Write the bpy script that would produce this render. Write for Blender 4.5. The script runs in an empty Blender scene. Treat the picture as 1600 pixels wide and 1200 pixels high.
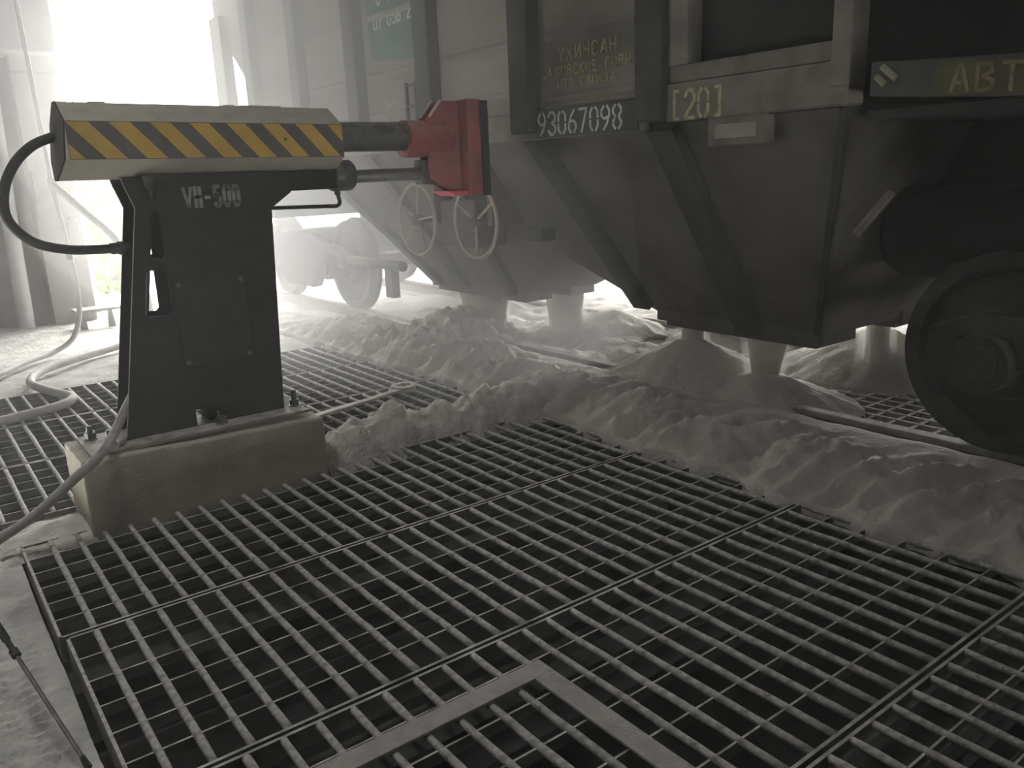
import bpy, bmesh, math, random
from mathutils import Vector, Matrix, noise

random.seed(7)
scene = bpy.context.scene
COL = scene.collection

# ------------------------------------------------------------------ camera
cam_d = bpy.data.cameras.new("camera")
cam = bpy.data.objects.new("camera", cam_d)
COL.objects.link(cam)
cam_d.sensor_fit = 'HORIZONTAL'
cam_d.sensor_width = 36.0
cam_d.lens = 1285.515 / 1600 * 36.0
cam_d.clip_start = 0.05
cam_d.clip_end = 300
_R = ((0.79559803, -0.18204362, 0.57782687),
      (-0.60449174, -0.1753026, 0.77708348),
      (-0.04016853, -0.96753766, -0.24951427))
m = Matrix.Identity(4)
for i in range(3):
    m[i][0] = _R[i][0]
    m[i][1] = -_R[i][1]
    m[i][2] = -_R[i][2]
m[2][3] = 1.55
cam.matrix_world = m
scene.camera = cam

# ------------------------------------------------------------------ world, daylight, exposure
w = bpy.data.worlds.new("overcast_sky")
scene.world = w
w.use_nodes = True
bg = w.node_tree.nodes["Background"]
bg.inputs[0].default_value = (1.0, 0.985, 0.955, 1)
bg.inputs[1].default_value = 18.0
scene.view_settings.view_transform = 'Standard'
scene.view_settings.look = 'None'
scene.view_settings.gamma = 1.0
scene.view_settings.use_curve_mapping = False
scene.view_settings.exposure = 0.3
scene.cycles.volume_bounces = 2
scene.cycles.max_bounces = 8
scene.cycles.diffuse_bounces = 5
scene.cycles.use_denoising = True
scene.cycles.sample_clamp_indirect = 4.0


def portal(name, loc, rot, sx, sy):
    """daylight opening of the shed: guides the sampling of the sky, gives no light of its own"""
    ld = bpy.data.lights.new(name, 'AREA')
    ld.shape = 'RECTANGLE'
    ld.size = sx
    ld.size_y = sy
    ld.cycles.is_portal = True
    o = bpy.data.objects.new(name, ld)
    o.location = loc
    o.rotation_euler = rot
    COL.objects.link(o)


# openings: track gate at the far end, low open side beyond the track
portal("gate_daylight", (5.75, 12.3, 2.75), (math.radians(-90), 0, 0), 7.2, 5.5)
portal("roof_fill_opening", (-0.7, 2.95, 6.5), (0, 0, 0), 1.3, 1.3)  # added roof opening, out of view, brightens the foreground
portal("side_daylight", (9.5, 7.9, 0.75), (0, math.radians(90), 0), 1.5, 8.8)

# ------------------------------------------------------------------ materials
MATS = {}


def mat(name, base, rough=0.8, metal=0.0, var=0.25, scale=6.0, dust=0.0, dust_col=(0.55, 0.53, 0.5), bump=0.0, bump_scale=40.0,
        second=None, streak=False, dust_side=0.25):
    """dull painted / dusty surface: colour noise, powder settled on the upward faces, fine relief"""
    if name in MATS:
        return MATS[name]
    M = bpy.data.materials.new(name)
    M.use_nodes = True
    nt = M.node_tree
    N = nt.nodes
    L = nt.links
    b = N["Principled BSDF"]
    b.inputs["Roughness"].default_value = rough
    b.inputs["Metallic"].default_value = metal
    if "Specular IOR Level" in b.inputs:
        b.inputs["Specular IOR Level"].default_value = 0.3
    tc = N.new("ShaderNodeTexCoord")
    mp = N.new("ShaderNodeMapping")
    L.new(tc.outputs["Object"], mp.inputs["Vector"])
    if streak:
        mp.inputs["Scale"].default_value = (1, 0.35, 2.2)
    nz = N.new("ShaderNodeTexNoise")
    nz.inputs["Scale"].default_value = scale
    nz.inputs["Detail"].default_value = 6
    L.new(mp.outputs["Vector"], nz.inputs["Vector"])
    rp = N.new("ShaderNodeMapRange")
    rp.inputs[1].default_value = 0.3
    rp.inputs[2].default_value = 0.7
    L.new(nz.outputs["Fac"], rp.inputs[0])
    mx = N.new("ShaderNodeMix")
    mx.data_type = 'RGBA'
    c2 = second if second else tuple(max(0, c * (1 - var)) for c in base)
    mx.inputs[6].default_value = (*c2, 1)
    mx.inputs[7].default_value = (*[min(1, c * (1 + var * 0.6)) for c in base], 1) if not second else (*base, 1)
    L.new(rp.outputs[0], mx.inputs[0])
    col = mx.outputs[2]
    if dust > 0:
        ge = N.new("ShaderNodeNewGeometry")
        sp = N.new("ShaderNodeSeparateXYZ")
        L.new(ge.outputs["Normal"], sp.inputs[0])
        mr = N.new("ShaderNodeMapRange")
        mr.inputs[1].default_value = -0.15
        mr.inputs[2].default_value = 0.75
        mr.inputs[3].default_value = dust_side
        mr.inputs[4].default_value = 1.0
        L.new(sp.outputs[2], mr.inputs[0])
        n2 = N.new("ShaderNodeTexNoise")
        n2.inputs["Scale"].default_value = scale * 2.7
        n2.inputs["Detail"].default_value = 5
        L.new(tc.outputs["Object"], n2.inputs["Vector"])
        r2 = N.new("ShaderNodeMapRange")
        r2.inputs[1].default_value = 0.25
        r2.inputs[2].default_value = 0.6
        L.new(n2.outputs["Fac"], r2.inputs[0])
        mu = N.new("ShaderNodeMath")
        mu.operation = 'MULTIPLY'
        L.new(mr.outputs[0], mu.inputs[0])
        L.new(r2.outputs[0], mu.inputs[1])
        mu2 = N.new("ShaderNodeMath")
        mu2.operation = 'MULTIPLY'
        mu2.inputs[1].default_value = dust
        L.new(mu.outputs[0], mu2.inputs[0])
        m2 = N.new("ShaderNodeMix")
        m2.data_type = 'RGBA'
        L.new(mu2.outputs[0], m2.inputs[0])
        L.new(col, m2.inputs[6])
        m2.inputs[7].default_value = (*dust_col, 1)
        col = m2.outputs[2]
    L.new(col, b.inputs["Base Color"])
    if bump > 0:
        nb = N.new("ShaderNodeTexNoise")
        nb.inputs["Scale"].default_value = bump_scale
        nb.inputs["Detail"].default_value = 8
        L.new(tc.outputs["Object"], nb.inputs["Vector"])
        bp = N.new("ShaderNodeBump")
        bp.inputs["Strength"].default_value = bump
        bp.inputs["Distance"].default_value = 0.02
        L.new(nb.outputs["Fac"], bp.inputs["Height"])
        L.new(bp.outputs[0], b.inputs["Normal"])
    MATS[name] = M
    return M


def volume_mat(name, color, density, aniso, falloff=None):
    M = bpy.data.materials.new(name)
    M.use_nodes = True
    nt = M.node_tree
    nt.nodes.clear()
    out = nt.nodes.new("ShaderNodeOutputMaterial")
    v = nt.nodes.new("ShaderNodeVolumeScatter")
    v.inputs["Color"].default_value = (*color, 1)
    v.inputs["Density"].default_value = density
    v.inputs["Anisotropy"].default_value = aniso
    nt.links.new(v.outputs[0], out.inputs["Volume"])
    return M


POWDER = mat("powder", (0.56, 0.535, 0.49), 0.95, var=0.12, scale=3, bump=0.5, bump_scale=30)
POWDER_LUMPY = mat("powder_lumpy", (0.70, 0.67, 0.62), 0.95, var=0.2, scale=9, bump=0.9, bump_scale=45)
FLOORM = mat("dusty_concrete", (0.56, 0.55, 0.52), 0.95, var=0.3, scale=5, bump=0.9, bump_scale=22)
CONC = mat("concrete_block", (0.40, 0.37, 0.29), 0.9, var=0.2, scale=5, bump=0.4, bump_scale=60, dust=0.5)
CONCW = mat("concrete_wall", (0.36, 0.34, 0.32), 0.9, var=0.25, scale=1.5, bump=0.3, bump_scale=20)
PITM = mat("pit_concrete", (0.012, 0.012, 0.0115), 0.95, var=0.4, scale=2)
GRATE = mat("grate_steel", (0.26, 0.25, 0.23), 0.75, var=0.3, scale=14, dust=0.95, dust_col=(0.62, 0.6, 0.56), dust_side=0.15, bump=0.5, bump_scale=70)
GRATE_SIDE = mat("grate_crossbar_steel", (0.045, 0.044, 0.042), 0.85, var=0.3, scale=3, dust=1.0, dust_col=(0.66, 0.64, 0.6), dust_side=0.0)
BEAM = mat("support_beam_steel", (0.03, 0.03, 0.03), 0.85, var=0.3, scale=6, dust=0.5, dust_col=(0.10, 0.10, 0.10))
BLACKP = mat("black_paint", (0.016, 0.0155, 0.014), 0.75, var=0.3, scale=8, dust=0.03)
COVERP = mat("cover_paint", (0.024, 0.023, 0.019), 0.75, var=0.3, scale=8, dust=0.03)
EDGE = mat("pale_edge", (0.3, 0.3, 0.28), 0.5, var=0.2)
CREAM = mat("cream_housing", (0.38, 0.36, 0.29), 0.6, var=0.15, scale=5, dust=0.4)
ENDCAP = mat("housing_end", (0.035, 0.033, 0.029), 0.7, var=0.15)
STRIPED = mat("stripe_dark", (0.085, 0.075, 0.07), 0.6, var=0.15, dust=0.25, dust_col=(0.25, 0.24, 0.22))
STRIPEY = mat("stripe_yellow", (0.48, 0.31, 0.06), 0.55, var=0.15, scale=8)
RED = mat("red_paint", (0.27, 0.07, 0.07), 0.7, var=0.25, scale=8, dust=0.35, dust_col=(0.4, 0.33, 0.32))
RUBBER = mat("black_rubber", (0.03, 0.03, 0.03), 0.7, var=0.2)
STEELD = mat("dark_steel", (0.075, 0.075, 0.072), 0.45, metal=0.3, var=0.2, scale=9, dust=0.25)
ROD = mat("piston_rod", (0.30, 0.29, 0.27), 0.35, metal=0.6, var=0.15)
BOLT = mat("bolt_steel", (0.05, 0.05, 0.048), 0.5, metal=0.4, var=0.3, dust=0.2)
BOLTL = mat("zinc_bolt", (0.22, 0.21, 0.19), 0.45, metal=0.5, var=0.2)
TXTW = mat("stencil_white", (0.62, 0.61, 0.56), 0.8, var=0.35, scale=30)
TXTG = mat("stencil_grey", (0.24, 0.24, 0.23), 0.8, var=0.15, scale=30)
TXTY = mat("stencil_yellow", (0.42, 0.39, 0.22), 0.8, var=0.4, scale=25)
TXTO = mat("stencil_ochre", (0.17, 0.135, 0.075), 0.8, var=0.4, scale=25)
WAGON = mat("wagon_paint", (0.19, 0.176, 0.152), 0.8, var=0.35, scale=1.6, dust=0.45, dust_col=(0.34, 0.32, 0.29), streak=True)
WAGON_RIB = mat("wagon_rib_dark", (0.032, 0.032, 0.031), 0.85, var=0.3, scale=3, dust=0.2, dust_col=(0.34, 0.33, 0.3))  # coloured darker than the side panels
WAGON_SILL = mat("wagon_sill_paint", (0.10, 0.085, 0.068), 0.8, var=0.3, scale=3, dust=0.4, streak=True)
WAGON_LOW = mat("wagon_hopper_paint", (0.085, 0.08, 0.073), 0.85, var=0.5, scale=2.2, dust=0.3, dust_col=(0.3, 0.28, 0.25))
WAGON_DARK = mat("wagon_dark", (0.018, 0.018, 0.0175), 0.85, var=0.3, scale=3)
GREEN = mat("green_paint", (0.07, 0.14, 0.105), 0.8, var=0.35, scale=4)
PLATE_DARK = mat("number_patch", (0.06, 0.065, 0.06), 0.8, var=0.25, scale=6)
BEAM_TAG = mat("beam_patch", (0.05, 0.055, 0.05), 0.8, var=0.25, scale=6)
BOGIE = mat("bogie_cast_steel", (0.024, 0.0235, 0.0225), 0.75, var=0.3, scale=6, dust=0.3, dust_col=(0.2, 0.19, 0.17))
WHEELM = mat("wheel_steel", (0.03, 0.0295, 0.0285), 0.6, metal=0.2, var=0.25, scale=5, dust=0.25, dust_col=(0.25, 0.24, 0.22))
HANDW = mat("handwheel_paint", (0.38, 0.32, 0.27), 0.7, var=0.3, scale=9)
RAILM = mat("rail_steel", (0.2, 0.18, 0.165), 0.75, metal=0.1, var=0.25, dust=0.8, dust_col=(0.5, 0.48, 0.45))
HOSEW = mat("pale_hose", (0.55, 0.54, 0.52), 0.7, var=0.15, scale=12)
HOSEG = mat("grey_hose", (0.26, 0.25, 0.23), 0.75, var=0.2, scale=12, dust=0.3)
PIPEW = mat("white_pipe", (0.72, 0.72, 0.7), 0.6, var=0.1)
ROOFM = mat("roof_sheet", (0.08, 0.08, 0.078), 0.9, var=0.2, scale=1)
GREYBOX = mat("grey_box", (0.3, 0.3, 0.3), 0.7, var=0.15)
WRENCH = mat("wrench_steel", (0.55, 0.52, 0.47), 0.6, metal=0.2, var=0.25, scale=20, dust=0.5)
LEAF = mat("leaf_green", (0.22, 0.34, 0.10), 0.7, var=0.5, scale=3)
BARK = mat("bark", (0.14, 0.1, 0.07), 0.9, var=0.3)


# ------------------------------------------------------------------ geometry helpers
class MB:
    def __init__(self):
        self.v = []
        self.f = []

    def add(self, vs, fs):
        o = len(self.v)
        self.v += [tuple(p) for p in vs]
        self.f += [tuple(i + o for i in f) for f in fs]
        return self

    def box(self, x0, x1, y0, y1, z0, z1):
        vs = [(x0, y0, z0), (x1, y0, z0), (x1, y1, z0), (x0, y1, z0), (x0, y0, z1), (x1, y0, z1), (x1, y1, z1), (x0, y1, z1)]
        return self.add(vs, [(0, 3, 2, 1), (4, 5, 6, 7), (0, 1, 5, 4), (1, 2, 6, 5), (2, 3, 7, 6), (3, 0, 4, 7)])

    def hexa(self, p):
        """eight corners: four of one side, four of the other"""
        return self.add(p, [(0, 3, 2, 1), (4, 5, 6, 7), (0, 1, 5, 4), (1, 2, 6, 5), (2, 3, 7, 6), (3, 0, 4, 7)])

    def prism(self, poly, axis, a, b):
        """convex or concave outline extruded along an axis; outline pairs are the other two axes in x,y,z order"""
        n = len(poly)

        def P(u, v, t):
            return {'x': (t, u, v), 'y': (u, t, v), 'z': (u, v, t)}[axis]
        vs = [P(u, v, a) for u, v in poly] + [P(u, v, b) for u, v in poly]
        fs = [tuple(range(n))[::-1], tuple(range(n, 2 * n))] + [(i, (i + 1) % n, n + (i + 1) % n, n + i) for i in range(n)]
        return self.add(vs, fs)

    def tube(self, pts, r, n=10, closed=False, caps=True):
        pts = [Vector(p) for p in pts]
        k = len(pts)
        rings = []
        up = None
        for i, p in enumerate(pts):
            if closed:
                t = pts[(i + 1) % k] - pts[i - 1]
            else:
                t = pts[min(i + 1, k - 1)] - pts[max(i - 1, 0)]
            t.normalize()
            if up is None:
                up = Vector((0, 0, 1)) if abs(t.z) < 0.9 else Vector((1, 0, 0))
            s = t.cross(up)
            s.normalize()
            up = s.cross(t)
            up.normalize()
            rr = r[i] if isinstance(r, (list, tuple)) else r
            rings.append([p + (s * math.cos(2 * math.pi * j / n) + up * math.sin(2 * math.pi * j / n)) * rr for j in range(n)])
        vs = [q for ring in rings for q in ring]
        fs = []
        for i in range(k if closed else k - 1):
            a = i * n
            b = ((i + 1) % k) * n
            for j in range(n):
                fs.append((a + j, a + (j + 1) % n, b + (j + 1) % n, b + j))
        if caps and not closed:
            fs.append(tuple(range(n))[::-1])
            fs.append(tuple(range((k - 1) * n, k * n)))
        return self.add(vs, fs)

    def lathe(self, prof, c, axis='x', n=40):
        """prof: (t along axis, radius) pairs"""
        vs = []
        for t, r in prof:
            for j in range(n):
                a = 2 * math.pi * j / n
                u, v = r * math.cos(a), r * math.sin(a)
                vs.append({'x': (c[0] + t, c[1] + u, c[2] + v), 'y': (c[0] + u, c[1] + t, c[2] + v), 'z': (c[0] + u, c[1] + v, c[2] + t)}[axis])
        fs = []
        k = len(prof)
        for i in range(k - 1):
            for j in range(n):
                fs.append((i * n + j, i * n + (j + 1) % n, (i + 1) * n + (j + 1) % n, (i + 1) * n + j))
        fs.append(tuple(range(n))[::-1])
        fs.append(tuple(range((k - 1) * n, k * n)))
        return self.add(vs, fs)

    def build(self, name, material, parent=None, smooth=False, bevel=0.0):
        me = bpy.data.meshes.new(name)
        off = parent_origin(parent)
        me.from_pydata([(x - off[0], y - off[1], z - off[2]) for x, y, z in self.v], [], self.f)
        bm = bmesh.new()
        bm.from_mesh(me)
        bmesh.ops.recalc_face_normals(bm, faces=bm.faces)
        bm.to_mesh(me)
        bm.free()
        me.materials.append(material)
        if smooth:
            for p in me.polygons:
                p.use_smooth = True
            me.set_sharp_from_angle(angle=math.radians(40))
        o = bpy.data.objects.new(name, me)
        COL.objects.link(o)
        if parent:
            o.parent = parent
        if bevel > 0:
            md = o.modifiers.new("bevel", 'BEVEL')
            md.width = bevel
            md.segments = 2
            md.limit_method = 'ANGLE'
            md.angle_limit = math.radians(40)
        return o


def parent_origin(p):
    v = Vector((0, 0, 0))
    while p:
        v += p.location
        p = p.parent
    return v


def tag(o, label, cat=None, group=None, kind=None):
    if label:
        o["label"] = label
    if cat:
        o["category"] = cat
    if group:
        o["group"] = group
    if kind:
        o["kind"] = kind
    return o


def thing(name, label, cat, loc, group=None, kind=None):
    o = bpy.data.objects.new(name, None)
    o.empty_display_size = 0.1
    o.location = loc
    COL.objects.link(o)
    return tag(o, label, cat, group, kind)


def struct(o, label=None):
    o["kind"] = "structure"
    if label:
        o["label"] = label
    return o


def copy_tree(o, parent=None, delta=None):
    c = o.copy()
    COL.objects.link(c)
    c.parent = parent
    if delta is not None:
        c.location = o.location + Vector(delta)
    for ch in list(o.children):
        copy_tree(ch, c)
    return c


def plate(name, material, outer, holes, y0, y1, parent, bevel=0.0):
    """flat plate in the XZ plane with holes, thickness from y0 to y1"""
    cu = bpy.data.curves.new(name, 'CURVE')
    cu.dimensions = '2D'
    cu.fill_mode = 'BOTH'
    cu.extrude = abs(y1 - y0) / 2
    for loop in [outer] + holes:
        sp = cu.splines.new('POLY')
        sp.points.add(len(loop) - 1)
        for i, (a, b) in enumerate(loop):
            sp.points[i].co = (a, b, 0, 1)
        sp.use_cyclic_u = True
    tmp = bpy.data.objects.new(name + "_outline", cu)
    COL.objects.link(tmp)
    dg = bpy.context.evaluated_depsgraph_get()
    me = bpy.data.meshes.new_from_object(tmp.evaluated_get(dg))
    bpy.data.objects.remove(tmp)
    bpy.data.curves.remove(cu)
    off = parent_origin(parent)
    ym = (y0 + y1) / 2
    for v in me.vertices:
        x, y, z = v.co
        v.co = (x - off[0], ym - z - off[1], y - off[2])
    me.name = name
    me.materials.clear()
    me.materials.append(material)
    o = bpy.data.objects.new(name, me)
    COL.objects.link(o)
    o.parent = parent
    return o


def bez(pts, n=8):
    """Catmull-Rom through points"""
    P = [Vector(p) for p in pts]
    out = []
    for i in range(len(P) - 1):
        p0 = P[max(i - 1, 0)]
        p1, p2 = P[i], P[i + 1]
        p3 = P[min(i + 2, len(P) - 1)]
        for k in range(n):
            t = k / n
            out.append(0.5 * ((2 * p1) + (p2 - p0) * t + (2 * p0 - 5 * p1 + 4 * p2 - p3) * t * t + (3 * p1 - p0 - 3 * p2 + p3) * t ** 3))
    out.append(P[-1])
    return out


def fbm(x, y, z=0.0, o=4):
    return noise.fractal(Vector((x, y, z)), 1.0, 2.0, o)


def sstep(a, b, x):
    t = max(0, min(1, (x - a) / (b - a)))
    return t * t * (3 - 2 * t)


# stroke lettering: polylines on a 1 x 1.6 cell, drawn as flat bars; gaps like a stencil
G = {
    '0': [[(.0, .9), (.0, 1.3), (.3, 1.6)], [(.7, 1.6), (1, 1.3), (1, .9)], [(0, .7), (0, .3), (.3, 0)], [(.7, 0), (1, .3), (1, .7)]],
    'o': [[(0, .3), (0, 1.3), (.3, 1.6), (.7, 1.6), (1, 1.3), (1, .3), (.7, 0), (.3, 0), (0, .3)]],
    's': [[(.95, 1.6), (.05, 1.6), (.05, .9), (.7, 1.0), (1, .8), (1, .25), (.7, 0), (.3, 0), (0, .25)]],
    '1': [[(.2, 1.3), (.6, 1.6), (.6, 0)]],
    '2': [[(0, 1.25), (.3, 1.6), (.7, 1.6), (1, 1.25), (1, 1.0), (0.05, .1)], [(0, 0), (1, 0)]],
    '3': [[(0, 1.3), (.3, 1.6), (.75, 1.6), (1, 1.3), (.95, 1.0), (.5, .82)], [(.6, .8), (1, .55), (1, .25), (.7, 0), (.3, 0), (0, .3)]],
    '5': [[(.95, 1.6), (.1, 1.6), (.05, .95)], [(.1, .9), (.7, 1.0), (1, .7), (1, .3), (.7, 0), (.3, 0), (0, .25)]],
    '6': [[(.8, 1.6), (.35, 1.2), (.03, .7), (0, .3), (.3, 0)], [(.7, 0), (1, .3), (1, .6), (.7, .85), (.2, .8)]],
    '7': [[(0, 1.6), (1, 1.6)], [(.95, 1.45), (.3, 0)]],
    '8': [[(.3, .82), (0, 1.1), (0, 1.35), (.3, 1.6)], [(.7, 1.6), (1, 1.35), (1, 1.1), (.7, .82)], [(.25, .75), (0, .45), (0, .25), (.3, 0)],
          [(.7, 0), (1, .25), (1, .45), (.75, .75)]],
    '9': [[(.3, .75), (0, 1.0), (0, 1.3), (.3, 1.6)], [(.7, 1.6), (1, 1.3), (1, .95), (.7, .4), (.25, 0)], [(.45, .75), (.8, .85)]],
    '-': [[(.1, .75), (.9, .75)]],
    '[': [[(.7, 1.6), (.25, 1.6), (.25, 0), (.7, 0)]],
    ']': [[(.3, 1.6), (.75, 1.6), (.75, 0), (.3, 0)]],
    'V': [[(0, 1.6), (.5, 0), (1, 1.6)]],
    'H': [[(.05, 1.6), (.05, 0)], [(.95, 1.6), (.95, 0)], [(.05, .8), (.95, .8)]],
    'A': [[(0, 0), (.42, 1.5)], [(.55, 1.6), (1, 0)], [(.25, .5), (.6, .5)]],
    'B': [[(.05, 0), (.05, 1.6)], [(.2, 1.6), (.8, 1.5), (.85, 1.1), (.35, .85)], [(.4, .8), (.95, .6), (.9, .15), (.2, 0)]],
    'T': [[(0, 1.6), (1, 1.6)], [(.5, 1.4), (.5, 0)]],
    'O': [[(.3, 1.6), (0, 1.3), (0, .3), (.3, 0)], [(.7, 0), (1, .3), (1, 1.3), (.7, 1.6)]],
    'C': [[(1, 1.3), (.7, 1.6), (.3, 1.6), (0, 1.3), (0, .3), (.3, 0), (.7, 0), (1, .3)]],
    'G': [[(.1, 0), (.1, 1.6), (.9, 1.6)]],
    'P': [[(.05, 0), (.05, 1.6)], [(.2, 1.6), (.85, 1.5), (.9, 1.0), (.2, .75)]],
    'E': [[(.9, 1.6), (.1, 1.6), (.1, 0), (.9, 0)], [(.2, .8), (.75, .8)]],
    'I': [[(.05, 1.6), (.05, 0), (.95, 1.6), (.95, 0)]],
    'Y': [[(.0, 1.6), (.5, .7)], [(1, 1.6), (.3, 0)]],
    'X': [[(0, 1.6), (1, 0)], [(1, 1.6), (0, 0)]],
    'c': [[(.05, 1.6), (.1, .9), (.9, .8)], [(.95, 1.6), (.95, 0)]],
    'y': [[(.0, 1.6), (.0, 0), (.5, .1), (.55, .7), (.1, .8)], [(.95, 1.6), (.95, 0)]],
    'M': [[(.0, 0), (.0, 1.6), (.5, .6), (1, 1.6), (1, 0)]],
    'K': [[(.05, 0), (.05, 1.6)], [(.9, 1.6), (.2, .8), (.95, 0)]],
}


def lettering(name, text, material, origin, right, up, height, width, adv, stroke, parent, thick=0.003):
    """text drawn from origin (lower left) along right / up; each letter width x height, advance adv"""
    o = Vector(origin)
    r = Vector(right).normalized()
    u = Vector(up)
    u.normalize()
    n = r.cross(u)
    mb = MB()
    x = 0.0
    for ch in text:
        if ch != ' ':
            for pl in G[ch]:
                q = [o + r * (x + a * width) + u * (b / 1.6 * height) for a, b in pl]
                for a, b in zip(q[:-1], q[1:]):
                    d = (b - a).normalized()
                    s = n.cross(d) * (stroke / 2)
                    e = d * (stroke * 0.25)
                    A, B = a - e, b + e
                    nn = n * thick
                    mb.hexa([A - s, B - s, B + s, A + s, A - s + nn, B - s + nn, B + s + nn, A + s + nn])
        x += adv
    return mb.build(name, material, parent)


# ================================================================== STRUCTURE
# floor slabs round the receiving pit
def ground_patch(name, x0, x1, y0, y1, z, step, material, amp, extra=None, thick=0.25):
    nx = max(1, int((x1 - x0) / step))
    ny = max(1, int((y1 - y0) / step))
    mb = MB()
    vs = []
    for j in range(ny + 1):
        for i in range(nx + 1):
            X = x0 + (x1 - x0) * i / nx
            Y = y0 + (y1 - y0) * j / ny
            e = min(i, nx - i, j, ny - j)
            h = amp * (fbm(X * 1.3, Y * 1.3) + 0.35 * fbm(X * 9, Y * 9, 3.1, 3))
            if extra:
                h += extra(X, Y)
            vs.append((X, Y, z + (h if e > 0 else -thick)))
    fs = [(j * (nx + 1) + i, j * (nx + 1) + i + 1, (j + 1) * (nx + 1) + i + 1, (j + 1) * (nx + 1) + i) for j in range(ny) for i in range(nx)]
    mb.add(vs, fs)
    return mb.build(name, material, None, smooth=True)


def tracks(x, y):
    """boot and tyre prints pressed into the settled dust"""
    h = 0.006 * fbm(x * 24, y * 24, 2.0, 4) + 0.01 * max(0, fbm(x * 11, y * 8, 6.0, 3))
    for cx, w_, ph in ((0.06, 0.045, 0.0), (-0.12, 0.055, 0.03), (0.15, 0.032, 0.02)):
        d = abs(x - cx - 0.04 * math.sin(y * 1.7 + ph * 50))
        if d < w_:
            s_ = (y * 1.0 + d * 0.5 + ph) % 0.055
            if s_ < 0.026 and fbm(x * 5, y * 2.5, ph * 40, 3) > -0.15:
                h -= 0.011
    return h


struct(ground_patch("floor", -3.6, -0.55, -8, 4.46, -0.03, 0.06, FLOORM, 0.02), "dusty trodden concrete floor left of the grates")
struct(ground_patch("floor.005", -0.55, 0.24, -8, 1.2, -0.03, 0.06, FLOORM, 0.02), "dusty floor strip beside the nearest grate")
struct(ground_patch("floor.006", -0.55, 0.24, 1.2, 4.46, -0.03, 0.012, FLOORM, 0.03, extra=tracks), "powdery floor with boot and tyre prints beside the grates")
struct(ground_patch("floor.001", -3.6, 3.25, 7.38, 12.6, -0.03, 0.06, FLOORM, 0.025), "white powder covered floor by the far gate")
struct(ground_patch("floor.002", 3.25, 10.0, 9.0, 14.0, -0.02, 0.12, FLOORM, 0.03), "powder covered ground along the track at the gate")
struct(ground_patch("floor.003", 6.3, 16.0, -8, 9.0, 0.0, 0.12, FLOORM, 0.04), "powder covered ground beyond the far rail")
struct(ground_patch("floor.004", -14, 22, 12.6, 40, -0.05, 0.6, FLOORM, 0.03), "bright ground outside the gate")
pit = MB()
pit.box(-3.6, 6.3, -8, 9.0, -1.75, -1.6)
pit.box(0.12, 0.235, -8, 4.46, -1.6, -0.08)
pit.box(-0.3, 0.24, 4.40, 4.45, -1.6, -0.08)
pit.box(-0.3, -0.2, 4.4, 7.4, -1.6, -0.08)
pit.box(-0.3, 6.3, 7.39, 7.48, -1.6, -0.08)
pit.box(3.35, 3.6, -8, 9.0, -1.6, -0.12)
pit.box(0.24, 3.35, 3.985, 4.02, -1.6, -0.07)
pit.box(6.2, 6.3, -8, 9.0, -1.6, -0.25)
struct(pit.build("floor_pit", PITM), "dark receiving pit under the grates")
pitroot = bpy.data.objects["floor_pit"]
for yb in (3.10, 2.07, 1.04, 0.02):
    b = MB()
    b.box(0.24, 3.35, yb - 0.16, yb - 0.02 + 0.06, -0.16, -0.145)
    b.box(0.24, 3.35, yb - 0.06, yb - 0.05 + 0.01, -0.42, -0.16)
    b.box(0.24, 3.35, yb - 0.13, yb + 0.03, -0.435, -0.42)
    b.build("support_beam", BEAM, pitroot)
for yb in (5.42, 6.39):
    b = MB()
    b.box(-0.2, 3.35, yb - 0.08, yb + 0.08, -0.16, -0.145)
    b.box(-0.2, 3.35, yb - 0.01, yb + 0.01, -0.42, -0.16)
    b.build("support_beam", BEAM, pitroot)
bm_ = MB()
bm_.box(0.24, 3.35, 4.12, 4.44, -0.5, -0.02)
struct(bm_.build("floor_crossbeam", mat("crossbeam_concrete", (0.2, 0.19, 0.17), 0.9)), "concrete cross beam between the two fields of grates")

# shed: roof, walls, gate pillar
r = MB()
# roof with an added, unseen opening that brightens the grates
RLX0, RLX1, RLY0, RLY1 = -1.35, -0.05, 2.3, 3.6
r.box(-3.9, RLX0, -8.2, 12.4, 5.5, 5.6)
r.box(RLX1, 9.8, -8.2, 12.4, 5.5, 5.6)
r.box(RLX0, RLX1, -8.2, RLY0, 5.5, 5.6)
r.box(RLX0, RLX1, RLY1, 12.4, 5.5, 5.6)
for a_ in ((RLX0 - .05, RLX0, RLY0, RLY1), (RLX1, RLX1 + .05, RLY0, RLY1), (RLX0, RLX1, RLY0 - .05, RLY0), (RLX0, RLX1, RLY1, RLY1 + .05)):
    r.box(*a_, 5.5, 6.5)  # added curb narrows the spread of light from the roof opening
struct(r.build("ceiling", ROOFM), "dark shed roof")
x = MB()
x.box(-3.8, -3.6, -8, 12.3, -0.3, 5.5)
WALLD = mat("dark_wall", (0.13, 0.125, 0.12), 0.9, var=0.25, scale=1.5)  # dark colour keeps bounced light low inside the shed
struct(x.build("wall_left", WALLD), "dusty side wall behind the camera's left")
x = MB()
x.box(-3.8, 9.8, -8.2, -8, -0.3, 5.5)
struct(x.build("wall_near", WALLD), "closed end wall behind the camera")
x = MB()
x.box(9.4, 9.6, -8, 12.3, 1.5, 5.5)
x.box(9.4, 9.6, -8, 3.5, -0.3, 1.5)
struct(x.build("wall_right", WALLD), "far side wall above the low open side")
x = MB()
x.box(-3.6, 1.52, 11.6, 11.9, -0.3, 5.5)
struct(x.build("wall_far", CONCW), "grey dusty end wall left of the gate")
x = MB()
x.box(1.50, 1.97, 11.25, 11.75, -0.2, 2.86)
x.box(1.505, 1.965, 11.26, 11.75, 2.86, 2.875)
x.box(1.50, 1.97, 11.25, 11.75, 2.875, 5.5)
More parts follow.
